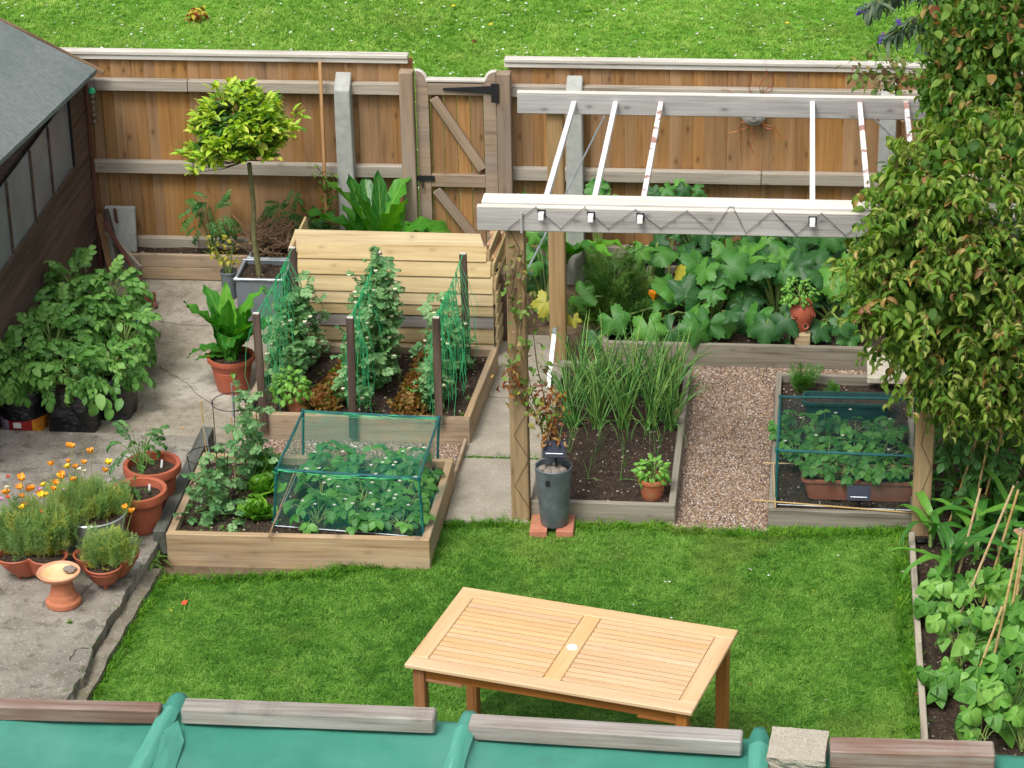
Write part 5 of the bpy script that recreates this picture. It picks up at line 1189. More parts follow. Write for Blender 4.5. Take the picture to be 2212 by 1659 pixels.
# gathered net along the edges
m = MB()
for a, b in ((CT[3],CT[2]), (CT[0],CT[1]), (CT[1],CB[1]), (CT[3],CT[0])):
    for q in range(5):
        P = []
        for i in range(13): u = i/12; P.append(a.lerp(b, u) + Vector((U(-.005,.005), U(-.012,.006), -.012*abs(math.sin(u*PI*3+q)) - .005*q*math.sin(PI*u) + .006)))
        m.tube(P, .0016, 3, False)
m.build('gathered_net', 'netline', cg)
V = [CT[2], CT[2]+Vector((.03,.0,.02)), gy(958,948,CT[2].y), CT[2]+Vector((0,-.03,-.12))]; link('loose_net_corner', mesh('net', V, [(0,1,2,3)], 'net'), cg, Matrix())
V = [CB[1]+(CB[2]-CB[1])*.55+Vector((.0,0,.06)), gy(968,1045,.0), gy(925,1130,-.45), CB[1]+(CB[2]-CB[1])*.1]; link('loose_net_corner', mesh('net', V, [(0,1,2,3)], 'net'), cg, Matrix())
for x, y in ((596,1020),(660,905),(760,1024),(850,1030),(940,915),(595,1128),(912,1130),(690,1020)): 
    p = gy(x, y, min(CB, key=lambda b: abs(b.y-(-.4 if y > 950 else .4))).y); MB().tube([p+Vector((-.02,-.01,.01)), p+Vector((.01,-.012,-.004)), p+Vector((.02,-.01,.02))], .0018, 4).build('cable_tie', 'netline', cg)
def strawberries(c, n, spread, h, label, group, mx=16, flowers=2, fruit=0, sz=(.09,.13)):
    t = T('strawberry_plant', label, 'strawberry plant', c, group); c = Vector(c); it = []; tips = []
    for i in range(n):
        a = U(0, 6.3); r_ = spread*math.sqrt(U(.05,1)); tip = c + Vector((r_*math.cos(a), r_*math.sin(a), h*U(.5,1.05)*(1.15-.45*r_/spread)))
        tips.append(tip); az = math.atan2(math.cos(a), math.sin(a)); M = orient(tip, az+U(-.5,.5), U(-.35,.15), U(-.3,.3), U(*sz))
        M = Matrix.Translation(tip) @ Matrix.Rotation(U(.05,.45),4,'X') @ Matrix.Translation(-tip) @ M; it.append((random.choice(K('trif')), M))
    stems(t, c, tips, .0022, 'palestem', bend=.5); leaves(t, it, 'straw', mx)
    for i in range(flowers):
        p = c + Vector((U(-1,1)*spread*.8, U(-1,.6)*spread*.8, h*U(.95,1.2))); m = MB()
        for k in range(5): a = k*2*PI/5; m.add([p, p+Vector((.008*math.cos(a-.5),.008*math.sin(a-.5),.002)), p+Vector((.013*math.cos(a),.013*math.sin(a),.001)), p+Vector((.008*math.cos(a+.5),.008*math.sin(a+.5),.002))], [(0,1,2,3)])
        f_ = m.build('flower', 'white', t); MB().lathe(p+Vector((0,0,.001)), [(.0035,0),(0,.003)], 6).build('flower_centre', 'poppyy', f_)
    for i in range(fruit): p = c+Vector((U(-1,1)*spread*.8, -spread*.7, .03)); MB().lathe(p, [(0,-.014),(.007,-.006),(.010,.003),(.006,.010),(0,.011)], 8).build('fruit', 'poppyr', t, True)
nm = ['front left','front middle','front right','second row left','second row middle','second row right','third row left','third row middle','third row right','rear left','rear middle','rear right']
k = 0
for j in range(4):
    for i in range(3):
        u = (i+.62)/3.3+.06; v = (j+.45)/4.1; p = CB[0].lerp(CB[1], u).lerp(CB[3].lerp(CB[2], u), v)
        strawberries((p.x+U(-.03,.03), p.y, .15), 17, .16, .14+.02*(j>1), nm[k]+' strawberry plant under the teal net cage', 'strawberry plants under the net cage', 17, 3, 0, (.10,.15)); k += 1
# green lettuces
for (vx, vy, lab) in ((576,1018,'rear green lettuce beside the net cage'), (568,1062,'plump middle green lettuce beside the net cage'), (555,1118,'front pale green lettuce beside the net cage')):
    c = gz(vx, vy, .15); lettuce((c.x, c.y, .15), .125, 'lettgreen', lab, 'green lettuces beside the cage', 26, 'lett')
# wire plant supports, canes and peas at the left of the bed
def hoop_frame(label, rings, legs):
    t = T('wire_plant_frame', label, 'plant support', gz(460,1100,.15), 'wire plant supports')
    for (vx, vy, w, Y) in rings:
        c = gy(vx, vy, Y); r_ = w/2/365; MB().tube([c+Vector((r_*math.cos(a), r_*math.sin(a), 0)) for a in [i*2*PI/24 for i in range(25)]], .0028, 5).build('ring', 'cable', t, True)
    for (x0, y0, x1, y1, Y) in legs: MB().tube([gy(x0,y0,Y), gy(x1,y1,Y)], .0028, 5).build('leg', 'cable', t)
hoop_frame('front black wire hoop frame over the pea plants', [(448,984,88,-.12),(452,1050,84,-.12)], [(404,984,436,1135,-.12),(492,984,488,1100,-.2),(448,966,450,1080,.1)])
hoop_frame('rear black wire hoop frame over the pea plants', [(505,868,95,.16)], [(459,868,470,1010,.14),(552,868,560,1015,.14),(505,850,510,1000,.28)])
for (x0,y0,x1,y1,Y,mt,lab) in ((433,866,450,1005,.2,'cane','left bamboo cane standing in the wire frames'), (500,900,512,1100,.0,'cane','right bamboo cane in the middle of the wire frames'), (440,917,457,1000,.1,'rimzinc','thin grey rod at the left of the wire frames'), (500,828,505,900,.4,'rimzinc','short grey rod behind the wire frames')):
    o = MB().tube([gy(x1,y1,Y), gy(x0,y0,Y)], .0048, 7).build('cane', mt, None); tag(o, lab, 'cane')
o = MB().tube([gz(580,1160,.21), gz(640,1010,.42)], .0045, 7).build('cane', 'drystem', None); tag(o, 'weathered cane propped across the corner of the strawberry bed', 'cane')
for q, (x0, x1, yy0, yy1, top, n, lab) in enumerate(((430,500,-.5,-.15,.40,7,'pea plants climbing in the front wire frame'), (470,555,-.1,.2,.60,9,'taller pea plants climbing in the rear wire frame'))):
    a, b = gz(x0,1090,.15).x, gz(x1,1090,.15).x; t = T('pea_plants', lab, 'pea plants', ((a+b)/2,(yy0+yy1)/2,.15)); it = []; m = MB()
    for i in range(n):
        x, y = U(a,b), U(yy0,yy1); P = [Vector((x,y,.14))]; tp = top*U(.6,1.1); nn = 7
        for j in range(1,nn+1): P.append(Vector((x+U(-.03,.03)+.03*math.sin(j+i), y+U(-.03,.03), .15+tp*j/nn))); it += [(random.choice(K('peal')), orient(P[-1], U(0,6.3), U(-.5,.7), U(-.5,.5), U(.055,.095))) for h_ in range(2)]
        m.tube(P, .0025, 4, False)
    m.build('stems', 'stem', t); leaves(t, it, 'pea', 60)
c = gz(500,1132,.15); t = T('pea_plants', 'low pea seedling at the front of the plank bed', 'pea plants', (c.x,c.y,.15)); leaves(t, dome((c.x,c.y,.18),(.06,.05,.05),16,K('peal'),(.05,.08)), 'pea', 16)
# ------------------------------------------------------------------ onion bed
oc = [(x+U(-.03,.03), y) for y in (1.02,1.22,1.42,1.62) for x in (.20,.36,.52,.68,.80)]
for i, (x, y) in enumerate(oc):
    nmx = ['left','second','middle','fourth','right'][i%5]; nmy = ['front','second','third','rear'][i//5]
    t = T('onion_plant', '%s onion clump in the %s row of the grey bed' % (nmx, nmy), 'onion', (x, y, .10), 'onions'); it = []
    for j in range(22): 
        kk = random.choice([0,0,0,1,1,2,2,3]); it.append(('onion%d'%kk, orient((x+U(-.03,.03), y+U(-.03,.03), .1), U(0,6.3), U(1.05,1.55), 0, U(.30,.52))))
    if i < 5: it += [('onion4', orient((x,y,.1), PI+U(-.9,.9), U(.9,1.2), 0, U(.3,.4))) for j in range(4)]
    leaves(t, it, 'onion', 30)
for i, (x, y) in enumerate([(x+U(-.015,.015), y) for y in (.32,.50,.68,.84) for x in (.22,.38,.56,.74)]):
    nmx = ['left','second','third','right'][i%4]; nmy = ['front','second','third','rear'][i//4]
    t = T('onion_seedling', '%s thin onion seedling in the %s row before the big onions' % (nmx, nmy), 'onion', (x, y, .10), 'onion seedlings')
    leaves(t, [('onion%d'%random.choice([0,0,1,2]), orient((x+U(-.01,.01),y+U(-.01,.01),.1), U(0,6.3), U(1.2,1.55), 0, U(.10,.20))) for j in range(3)], 'onion', 5)
for x0, y0, az, s in ((.45,.27,R(-70),.17),(.55,.3,R(100),.2)): o = link('fallen_onion_leaf', pmesh('onion2','onion'), None, orient((x0,y0,.118), az, .15, 0, s)); tag(o, 'fallen curved onion leaf lying on the soil, ' + ('the left one' if x0 < .5 else 'the one touching the basil pot'), 'leaf', 'fallen onion leaves')
wb = T('wooden_bracket', 'small pale wooden block fixed on the right plank of the onion bed', 'wooden block', (.865,1.05,.135)); p = gz(1466,905,.15)
MB().box(p+Vector((0,0,.0)), (.07,.05,.03)).build('foot', 'rail', wb, bevel=.002); MB().box(p+Vector((-.015,.015,.032)), (.05,.015,.045)).build('back', 'orangewood', wb, bevel=.002)
a = gz(1184,838,.05); b = gy(1197,722,1.95); t = T('white_strip', 'white plastic strip leaning beside the rear left pergola post', 'plastic strip', a)
plank('strip', a, b, .028, .012, 'white', t, (1,0,0), .001); plank('grey_tip', b, b+(b-a).normalized()*.045, .026, .012, 'zincplanter', t, (1,0,0), .001)
# ------------------------------------------------------------------ grey pot with a dried climber, solar light, bricks
for x, lab in ((1165,'left orange brick under the tall grey pot'), (1222,'right orange brick under the tall grey pot')):
    c = gz(x, 1140, .02); o = MB().box((c.x, c.y, .022), (.10,.215,.06), 0.03).build('brick', 'brick', None, bevel=.004); tag(o, lab, 'brick', 'bricks under the grey pot')
c = gz(1197,1133,.052); c.y += .02
t = T('tall_grey_pot', 'tall tapering grey pot filled with pebbles at the foot of the pergola post', 'pot', c)
hh = .37; MB().lathe(c, [(0,0),(.074,0),(.08,.012),(.088,.12),(.098,.24),(.106,.34),(.108,hh),(.104,hh+.004),(.099,hh),(.097,.33)], 44).build('pot', 'zinc', t, True)
MB().lathe(c, [(0,.33),(.097,.33)], 20).build('soil', 'soil', t)
for i in range(14): a = U(0,6.3); r_ = U(.0,.075); link('pebble', rock(100+i, 'stone', .7, 2), t, Matrix.Translation(c+Vector((r_*math.cos(a), r_*math.sin(a), .345))) @ Matrix.Rotation(U(0,3),4,'Z') @ Matrix.Scale(U(.016,.03),4))
MB().box(c+Vector((-.025,-.1035,.305)), (.026,.004,.034)).build('tag_mark', 'black', t)
def solar(label, c, p, w, h, hs=.1):
    t = T('solar_light', label, 'solar light', c); MB().tube([c, p+Vector((0,.015,-.01))], .007, 8).build('stalk', 'darkplastic', t)
    M = Matrix.Translation(p) @ Matrix.Rotation(R(48),4,'X')
    def bxx(nm_, cx, cy, cz, sx, sy, sz, mt): m = MB().box((cx,cy,cz),(sx,sy,sz)); link(nm_, mesh(nm_, m.v, m.f, mt), t, M)
    bxx('panel', 0,0,0, w,h,.014, 'darkplastic'); bxx('cell', 0,.004,.008, w*.82,h*.72,.003, 'solar')
    for k in range(7): bxx('cell_line', -w*.35+k*w*.7/6, .006, .0105, .0015,h*.5,.001, 'darkplastic')
    bxx('contact_strip', 0,-h*.27,.0105, w*.7,.004,.001, 'rimzinc')
solar('square solar lamp on a stalk in the tall grey pot', c+Vector((.02,.0,.33)), gy(1198,971,c.y-.01), .14, .10)
# climber on the post
cl = T('clematis', 'thin clematis with green and purplish leaves climbing the front left pergola post', 'climbing plant', c+Vector((0,0,.33))); m = MB(); it = []; dry = []
P0 = [gy(x, y, -.14) for x, y in ((1182,985),(1172,930),(1166,890),(1150,860),(1140,800),(1128,740),(1120,680),(1110,620),(1105,560))]
P1 = [gy(x, y, -.12) for x, y in ((1188,985),(1186,930),(1178,870),(1160,790),(1152,720),(1140,650),(1120,590),(1130,540))]
P2 = [gy(x, y, -.13) for x, y in ((1178,985),(1168,920),(1150,880),(1118,830),(1105,800),(1112,770),(1120,700),(1098,640),(1088,590))]
for P in (P0,P1,P2): m.tube(P, .0032, 5)
m.build('stems', 'twig', cl)
for i in range(230):
    P = random.choice([P0,P1,P2]); k = random.randrange(1, len(P)-1); q = P[k].lerp(P[k+1], U(0,1)) + Vector((U(-.06,.06), U(-.06,.05), U(-.04,.04))); v = random.choice(K('ov'))
    it.append((v, orient(q, U(0,6.3), U(-1,.3), U(-.5,.5), U(.025,.048))))
for i in range(150):
    vx, vy = random.gauss(1186,15), U(835,965); dry.append((random.choice(K('curl')), orient(gy(vx, vy, -.13+U(-.05,.06)), U(0,6.3), U(-1.2,.4), U(-1,1), U(.025,.05))))
for i in range(40): dry.append((random.choice(K('curl')), orient(gy(random.gauss(1112,12), random.gauss(815,18), -.13+U(-.03,.03)), U(0,6.3), U(-1.2,.4), U(-1,1), U(.03,.055))))
leaves(cl, it, 'clem', 120); leaves(cl, dry, 'dryleaf', 90, 'dry_leaf', 'dry_foliage')
# ------------------------------------------------------------------ courgettes along the fence
cs_ = [(.55,2.95,9,.40,'small courgette plant behind the rear left pergola post'), (1.02,2.62,28,.42,'leftmost big courgette plant with an orange flower low in it'), (.98,3.10,24,.52,'courgette plant behind the leftmost big one, by the fence'),
       (1.42,2.72,28,.44,'middle courgette plant spilling over the plank'), (1.42,3.15,24,.52,'courgette plant at the fence behind the middle one'), (1.80,2.62,26,.38,'courgette plant left of the strawberry pot, hanging over the plank'),
       (1.88,3.10,24,.52,'courgette plant behind the basil filled strawberry pot'), (2.28,2.75,22,.42,'courgette plant right of the strawberry pot under the shrub'), (2.75,2.9,10,.42,'rightmost courgette plant hidden beneath the shrub')]
fl_at = {1: [(1357,667),(1412,640)], 3: [(1425,690)], 5: [(1722,716),(1690,745)]}
for i, (x, y, n, ln, lab) in enumerate(cs_):
    t = T('courgette_plant', lab, 'courgette plant', (x, y, .12), 'courgette plants along the fence'); c = Vector((x, y, .13)); it = []; yl = []; m = MB()
    for j in range(n):
        az = j*2.4+U(-.4,.4); el = R(U(22,75)) if j % 3 else R(U(60,85)); l = ln*U(.65,1.1)
        d = Vector((math.sin(az)*math.cos(el), math.cos(az)*math.cos(el), math.sin(el))); tip = c + d*l
        if y < 2.8 and d.y < -.5: tip.z -= .05; tip.y -= .06
        md = c.lerp(tip, .5)+Vector((0,0,.04)); m.tube([c, md, tip], [.011,.009,.007], 6, False)
        low = (tip.z-.13)/ln; s = U(.08,.15)*(1.05 if low > .3 else .85)
        M = Matrix.Translation(tip) @ Matrix.Rotation(R(U(5,60) if low > .35 else U(25,75)), 4, 'X') @ Matrix.Rotation(R(U(-40,40)), 4, 'Y') @ Matrix.Rotation(-az, 4, 'Z') @ Matrix.Scale(s, 4)
        (yl if (i == 1 and j == 5) else it).append(('courg%d' % random.randrange(3), M))
    m.build('stalks', 'palestem', t, True); leaves(t, it, 'courg', 40)
    if yl: leaves(t, yl, 'courgy', 5, 'yellow_leaf')
    for (vx, vy) in fl_at.get(i, []):
        p = gy(vx, vy, y-.10); m = MB().lathe(p, [(.006,-.03),(.012,-.01),(.030,.02),(.034,.035),(.018,.02),(.006,-.01)], 20, lambda a: 1+.3*math.cos(5*a)); o = m.build('flower', 'poppy', t, True); MB().tube([c, c.lerp(p,.6)+Vector((0,0,.02)), p+Vector((0,0,-.03))], .006, 5, False).build('flower_stalk', 'palestem', t, True)
t = T('courgette_plant', 'mildewed courgette leaves hanging over the front of the grey plank', 'courgette plant', (1.7, 2.2, .12)); it = []
for vx, vy, s, rz in ((1400,705,.14,2.9),(1530,700,.14,3.4),(1600,680,.15,2.8),(1655,705,.13,3.3),(1655,765,.115,3.1),(1705,760,.11,3.6),(1700,690,.13,2.6),(1480,640,.16,.3),(1255,640,.12,2.0),(1325,690,.12,2.5),(1450,715,.13,3.6),(1820,700,.10,2.7),(1835,640,.12,3.3),(1290,730,.10,3.0)):
    p = gy(vx, vy, 2.25 if vy > 680 else 2.45); it.append(('courg%d' % random.randrange(3), Matrix.Translation(p) @ Matrix.Rotation(R(U(45,75)),4,'X') @ Matrix.Rotation(R(U(-20,20)),4,'Y') @ Matrix.Rotation(-rz,4,'Z') @ Matrix.Scale(s,4)))
leaves(t, it, 'courg', 30); m = MB()
for k, M in it: p = M.translation; m.tube([p, p.lerp(Vector((p.x*.6+.6, 2.62, .2)), .5)+Vector((0,0,.05)), Vector((p.x*.6+.6, 2.62, .15))], .007, 5, False)
m.build('stalks', 'palestem', t, True)
# feathery plant, small leafy things between
def feather(label, c, r, n, s, mat='dill', cat='plant', nm_='feathery_plant'):
    t = T(nm_, label, cat, c); c = Vector(c); it = []
    while len(it) < n:
        d = Vector((random.gauss(0,1), random.gauss(0,1), abs(random.gauss(0,1)))).normalized(); p = c + Vector((d.x*r[0], d.y*r[1], d.z*r[2]))*U(.1,.9)
        it.append((random.choice(K('fea')), orient(p, math.atan2(d.x,d.y)+U(-.6,.6), U(.2,1.4), U(-1,1), U(*s))))
    stems(t, c, [q[1].translation for q in it[:20]], .003, 'stem'); leaves(t, it, mat, 60)
feather('tall feathery herb left of the courgettes behind the post', (.33,2.55,.1), (.22,.16,.56), 240, (.13,.2))
feather('bushy feathery herb lower left of the courgettes', (.46,2.45,.1), (.16,.12,.25), 90, (.1,.16))
feather('carrot top rising at the back of the netted bed', (1.62,1.72,.06), (.05,.05,.14), 34, (.09,.13), 'corn')
feather('second smaller carrot top at the back of the netted bed', (1.80,1.62,.06), (.06,.05,.08), 22, (.06,.09), 'corn')
feather('small green fern sprig beside the white strip', (.0,1.75,.02), (.05,.05,.05), 20, (.04,.06), 'corn')
for (vx, vy, rr, n, lab, Y, mat) in ((1165,560,.16,60,'dense green leaves between the two left pergola posts',2.95,'courg'),):
    for k in range(2):
        c = gy(vx-8+k*20, vy+20-k*40, Y-.2*k); t = T('courgette_plant', ['young courgette leaves low between the two left pergola posts','young courgette leaves higher between the two left pergola posts'][k], 'courgette plant', (c.x,c.y,.05))
        it = [('courg%d'%random.randrange(3), Matrix.Translation(c+Vector((U(-.14,.12),U(-.1,.1),U(-.14,.14)))) @ Matrix.Rotation(R(U(30,70)),4,'X') @ Matrix.Rotation(U(0,6.3),4,'Z') @ Matrix.Scale(U(.06,.1),4)) for _ in range(11)]
        stems(t, (c.x,c.y,.05), [q[1].translation for q in it], .005, 'palestem'); leaves(t, it, 'courg', 20)
c = gy(1180,655,2.2); t = T('courgette_plant', 'yellowed courgette leaf beside the rear left pergola post', 'courgette plant', (c.x,c.y,.05)); leaves(t, [('courg0', Matrix.Translation(c) @ Matrix.Rotation(R(60),4,'X') @ Matrix.Rotation(2.8,4,'Z') @ Matrix.Scale(.11,4)), ('courg1', Matrix.Translation(gy(1238,690,2.2)) @ Matrix.Rotation(R(60),4,'X') @ Matrix.Rotation(3.4,4,'Z') @ Matrix.Scale(.06,4))], 'courgy', 5)
# mixed low leaves at the fence foot seen over the pergola beam
for vx, vy, lab in ((1290,400,'leaf tips of a courgette rising at the fence, left'), (1440,405,'leaf tips of a courgette rising at the fence, middle'), (1510,400,'single courgette leaf peeping over the front beam')):
    c = gy(vx, vy, 3.4); t = T('courgette_plant', lab, 'courgette plant', (c.x,c.y,.1)); it = [(random.choice(K('courg')), Matrix.Translation(c+Vector((U(-.12,.12)*(vx != 1510),U(-.05,.05),U(-.12,.02)))) @ Matrix.Rotation(R(U(30,70)),4,'X') @ Matrix.Rotation(U(0,6.3),4,'Z') @ Matrix.Scale(U(.05,.09),4)) for _ in range(8 if vx != 1510 else 2)]
    stems(t, (c.x,c.y,.1), [q[1].translation for q in it], .004, 'palestem'); leaves(t, it, 'courg', 20)
# strawberry pot with basil, on a block
c = gz(1730,738,.17); o = MB().box((c.x+.01,c.y+.07,.17), (.10,.16,.10)).build('wooden_block', 'bin', None, bevel=.004); tag(o, 'pale wooden block under the terracotta pocket pot', 'wooden block')
c = Vector((c.x, c.y+.08, .222)); t = T('strawberry_pot', 'terracotta pocket pot with holes, topped by bright basil', 'potted plant', c)
MB().lathe(c, [(0,0),(.045,0),(.055,.02),(.075,.08),(.082,.12),(.075,.16),(.066,.18),(.072,.195),(.066,.2),(.058,.18)], 36).build('pot', 'terra', t, True)
for a, z in ((R(-70),.055),(R(-22),.12),(R(-125),.12)):
    d = Vector((math.cos(a), math.sin(a), .25)).normalized(); p = c+Vector((math.cos(a)*.078, math.sin(a)*.078, z)); M = Matrix.Translation(p) @ d.to_track_quat('Z','Y').to_matrix().to_4x4()
    m = MB().lathe((0,0,0), [(.012,-.006),(.018,.006),(.021,.010),(.016,.010),(.012,-.002)], 16); link('pocket_lip', mesh('lip', m.v, m.f, 'terra', True), t, M)
    m = MB().lathe((0,0,.001), [(0,0),(.014,0)], 12); link('pocket_hole', mesh('hole', m.v, m.f, 'soil'), t, M @ Matrix.Translation((0,0,.002)))
it = dome(c+Vector((-.02,0,.25)), (.12,.10,.10), 110, K('basil'), (.03,.045), (-.5,.9), .45, -.55, .5, .3, .2); stems(t, c+Vector((0,0,.18)), [q[1].translation for q in it[:12]], .003, 'palestem'); leaves(t, it, 'basil', 50)
p = gz(1877,822,.15); q = gz(1952,755,.15)
o = MB().box(((p.x+q.x)/2+.02, (p.y+q.y)/2, .145), (q.x-p.x+.06, q.y-p.y-.02, .045), 0.0).build('stepping_slab', 'rubble', None, bevel=.006); tag(o, 'rough pale paving slab laid behind the netted bed', 'paving slab')
# ------------------------------------------------------------------ netted trough bed
CB2 = [gz(1683,1093,.075), gz(1988,1103,.075), gz(1984,905,.075), gz(1690,900,.075)]
TV2 = [(1679,973),(1986,986),(1981,862),(1686,857)]
CT2 = [gy(1679,973,CB2[0].y), gy(1986,986,CB2[1].y)]; zt2 = (CT2[0].z+CT2[1].z)/2
CT2 = [gz(*v, zt2) for v in TV2]; CB2 = [Vector((p.x, p.y, .075)) for p in CT2]
cage('dark teal net cage over the strawberry trough', CB2, CT2, 'netdark')
tr0 = gz(1745,1082,.07); tr1 = gz(1972,1090,.07)
def trough(name, label, c, L, W, h, mat, lip=.012):
    t = T(name, label, 'trough', c); c = Vector(c)
    def ring(l, w, z, r_=.04, n=6):
        P = []
        for sx, sy, a0 in ((1,1,0),(-1,1,90),(-1,-1,180),(1,-1,270)):
            for k in range(n+1): a = R(a0+90*k/n); P.append((c.x+sx*(l/2-r_)+r_*math.cos(a), c.y+sy*(w/2-r_)+r_*math.sin(a), c.z+z))
        return P
    rs = [ring(L*.90,W*.8,0), ring(L*.95,W*.92,h*.5), ring(L-lip,W-lip,h-.02), ring(L+lip,W+lip,h-.018), ring(L+lip,W+lip,h), ring(L-lip,W-lip,h), ring(L-2*lip,W-2*lip,h-.03)]
    V = [p for r_ in rs for p in r_]; n = len(rs[0]); F = [(i*n+k, i*n+(k+1)%n, (i+1)*n+(k+1)%n, (i+1)*n+k) for i in range(len(rs)-1) for k in range(n)]
    MB().add(V, F).build('trough', mat, t, True); P = ring(L-2*lip, W-2*lip, h-.028); MB().add(P, [tuple(range(n))]).build('soil', 'soil', t); return t
yt = tr0.y+.09; tz = .07
trough('plant_trough', 'long terracotta trough of strawberries under the dark net', ((tr0.x+tr1.x)/2, yt, tz), tr1.x-tr0.x+.07, .17, .135, 'trough')
for k in range(5): strawberries((tr0.x+.07+k*(tr1.x-tr0.x-.14)/4, yt, .18), 14, .13, .12, ['leftmost','second','middle','fourth','rightmost'][k]+' strawberry plant in the terracotta trough', 'strawberry plants in the trough', 16, 0, 1 if k in (1,2) else 0, (.09,.12))
g0 = gz(1735,880,.16); trough('plant_trough', 'dark green plastic trough behind the strawberries under the net', (g0.x+.27, g0.y+.09, .07), .54, .17, .12, 'greentrough')
for k in range(8): 
    x = 1.58+(k%4)*.17; y = .62+(k//4)*.33
    strawberries((x, y, .10), 15, .14, .16, ['left','second','third','right'][k%4]+' strawberry plant of the '+['middle','rear'][k//4]+' row under the dark net', 'strawberry plants behind the trough', 15, 1, 0, (.09,.13))
c = gz(1858,1112,.06); solar('square solar lamp standing at the front of the netted bed', c, gy(1855,1066,c.y-.0), .135, .09)
for (x0,y0,x1,y1,z,lab) in ((1626,1080,1975,1108,.125,'bamboo cane lying along the front of the netted bed'), (1648,1000,1990,1008,.12,'bamboo cane lying across the middle of the netted bed'), (1671,1000,1675,1096,.125,'short bamboo cane lying on the left plank of the netted bed')):
    o = MB().tube([gz(x0,y0,z), gz((x0+x1)/2,(y0+y1)/2,z), gz(x1,y1,z)], .0045, 7).build('cane', 'cane', None); tag(o, lab, 'cane')
# ------------------------------------------------------------------ right border: maize, canes, beans, shrubs
def maize(c, h, n, lab):
    t = T('maize_plant', lab, 'maize plant', c, 'young maize plants'); c = Vector(c); it = []
    MB().tube([c, c+Vector((U(-.02,.02),0,h*.55))], [.011,.006], 7).build('stalk', 'palestem', t, True)
    for i in range(n): it.append((random.choice(K('corn')), orient(c+Vector((0,0,h*(.12+.45*i/n))), i*2.6+U(-.4,.4), U(.35,.8), U(-.3,.3), h*U(.75,1.05))))
    leaves(t, it, 'corn', 14)
for vx, vy, h, lab in ((2050,1278,.52,'front left young maize plant by the edging board'), (2010,1180,.40,'young maize plant at the foot of the right pergola post'), (2112,1208,.52,'second young maize plant between the canes'), (2092,1120,.46,'young maize plant behind the first row of canes'), (2170,1170,.50,'young maize plant right among the canes'), (2160,1245,.36,'short young maize plant beneath the cane wigwam')): c = gz(vx, vy, .02); maize(c, h, 9, lab)
can = [(2061,1118,2134,853,.6),(2093,1150,2148,893,.5),(2048,1137,2108,955,.5),(2110,1140,2190,840,.5),(2060,1278,2118,1055,.2),(2069,1339,2190,1050,-.15),(2123,1310,2200,1058,-.1),(2132,1487,2206,1150,-.5),(2147,1150,2200,1040,.1),(2165,1440,2212,1160,-.4),(2180,1400,2216,1150,-.35),(2096,1500,2165,1310,-.7)]
nmc = ['tallest left cane near the right pergola post','cane just right of the tallest left one','leftmost short cane leaning right','cane under the shrub at the upper right','cane rising from the front left maize','long front cane slanting up to the right','cane parallel to the long front one','cane in the middle of the bean plants','short cane by the wigwam top','cane near the right edge of the picture','second cane near the right edge of the picture','lowest cane among the bean leaves']
for (x0,y0,x1,y1,dY), lab in zip(can, nmc):
    a = gz(x0, y0, .02); b = gy(x1, y1, a.y+.08); o = MB(); P = [a.lerp(b, i/6) for i in range(7)]
    o.tube(P, .0070, 8)
    for q in P[1:-1]: o.tube([q-(b-a).normalized()*.003, q+(b-a).normalized()*.003], .0084, 8)
    o = o.build('bamboo_cane', 'cane', None, True); tag(o, lab, 'cane', 'bamboo canes of the bean row')
c = gy(2204,1158,-.45); t = T('cane_topper', 'small orange wooden disc holding the cane tops at the right edge', 'cane topper', c); MB().lathe(c, [(0,0),(.04,.0),(.045,.008),(.045,.022),(.04,.03),(0,.03)], 24).build('disc', 'orangewood', t, True); MB().lathe(c+Vector((0,0,.03)), [(.012,0),(.01,.02),(0,.022)], 12).build('peg', 'rail', t, True)
bn_ = [(2035,1345,.16,.26,14,'small pale bean plant nearest the maize'),(2060,1440,.20,.30,18,'bean plant spreading over the soil near the edging board'),(2040,1500,.14,.12,9,'low bean leaves closest to the edging board'),(2120,1400,.18,.34,14,'bean plant climbing in the middle of the canes'),(2110,1300,.13,.25,8,'bean plant behind the long front cane'),(2190,1330,.16,.42,14,'tall bean plant by the right edge of the picture'),(2195,1450,.2,.42,22,'big leaved bean plant at the right edge'),(2170,1560,.22,.34,24,'front bean plant above the timber batten'),(2200,1620,.22,.30,20,'bean plant in the bottom right corner'),(2110,1600,.12,.16,9,'low bean leaves just above the peeling batten')]
for vx, vy, r_, h, n, lab in bn_:
    c = gz(vx, vy, .02); c.x += .03; t = T('bean_plant', lab, 'bean plant', c, 'climbing bean plants'); it = []; tips = []
    for i in range(n):
        a = U(0,6.3); q = r_*math.sqrt(U(.05,1)); p = Vector(c)+Vector((q*math.cos(a), q*math.sin(a), h*U(.25,1.05))); tips.append(p)
        M = orient(p, math.atan2(math.cos(a), math.sin(a))+U(-.7,.7), U(-.5,.2), U(-.3,.3), U(.15,.22)*(1.1 if n > 20 else .9)); M = Matrix.Translation(p) @ Matrix.Rotation(U(.1,.6),4,'X') @ Matrix.Translation(-p) @ M
        it.append((random.choice(K('beanl')), M))
    stems(t, c, tips, .003, 'palestem', bend=.6); leaves(t, it, 'bean', 28)
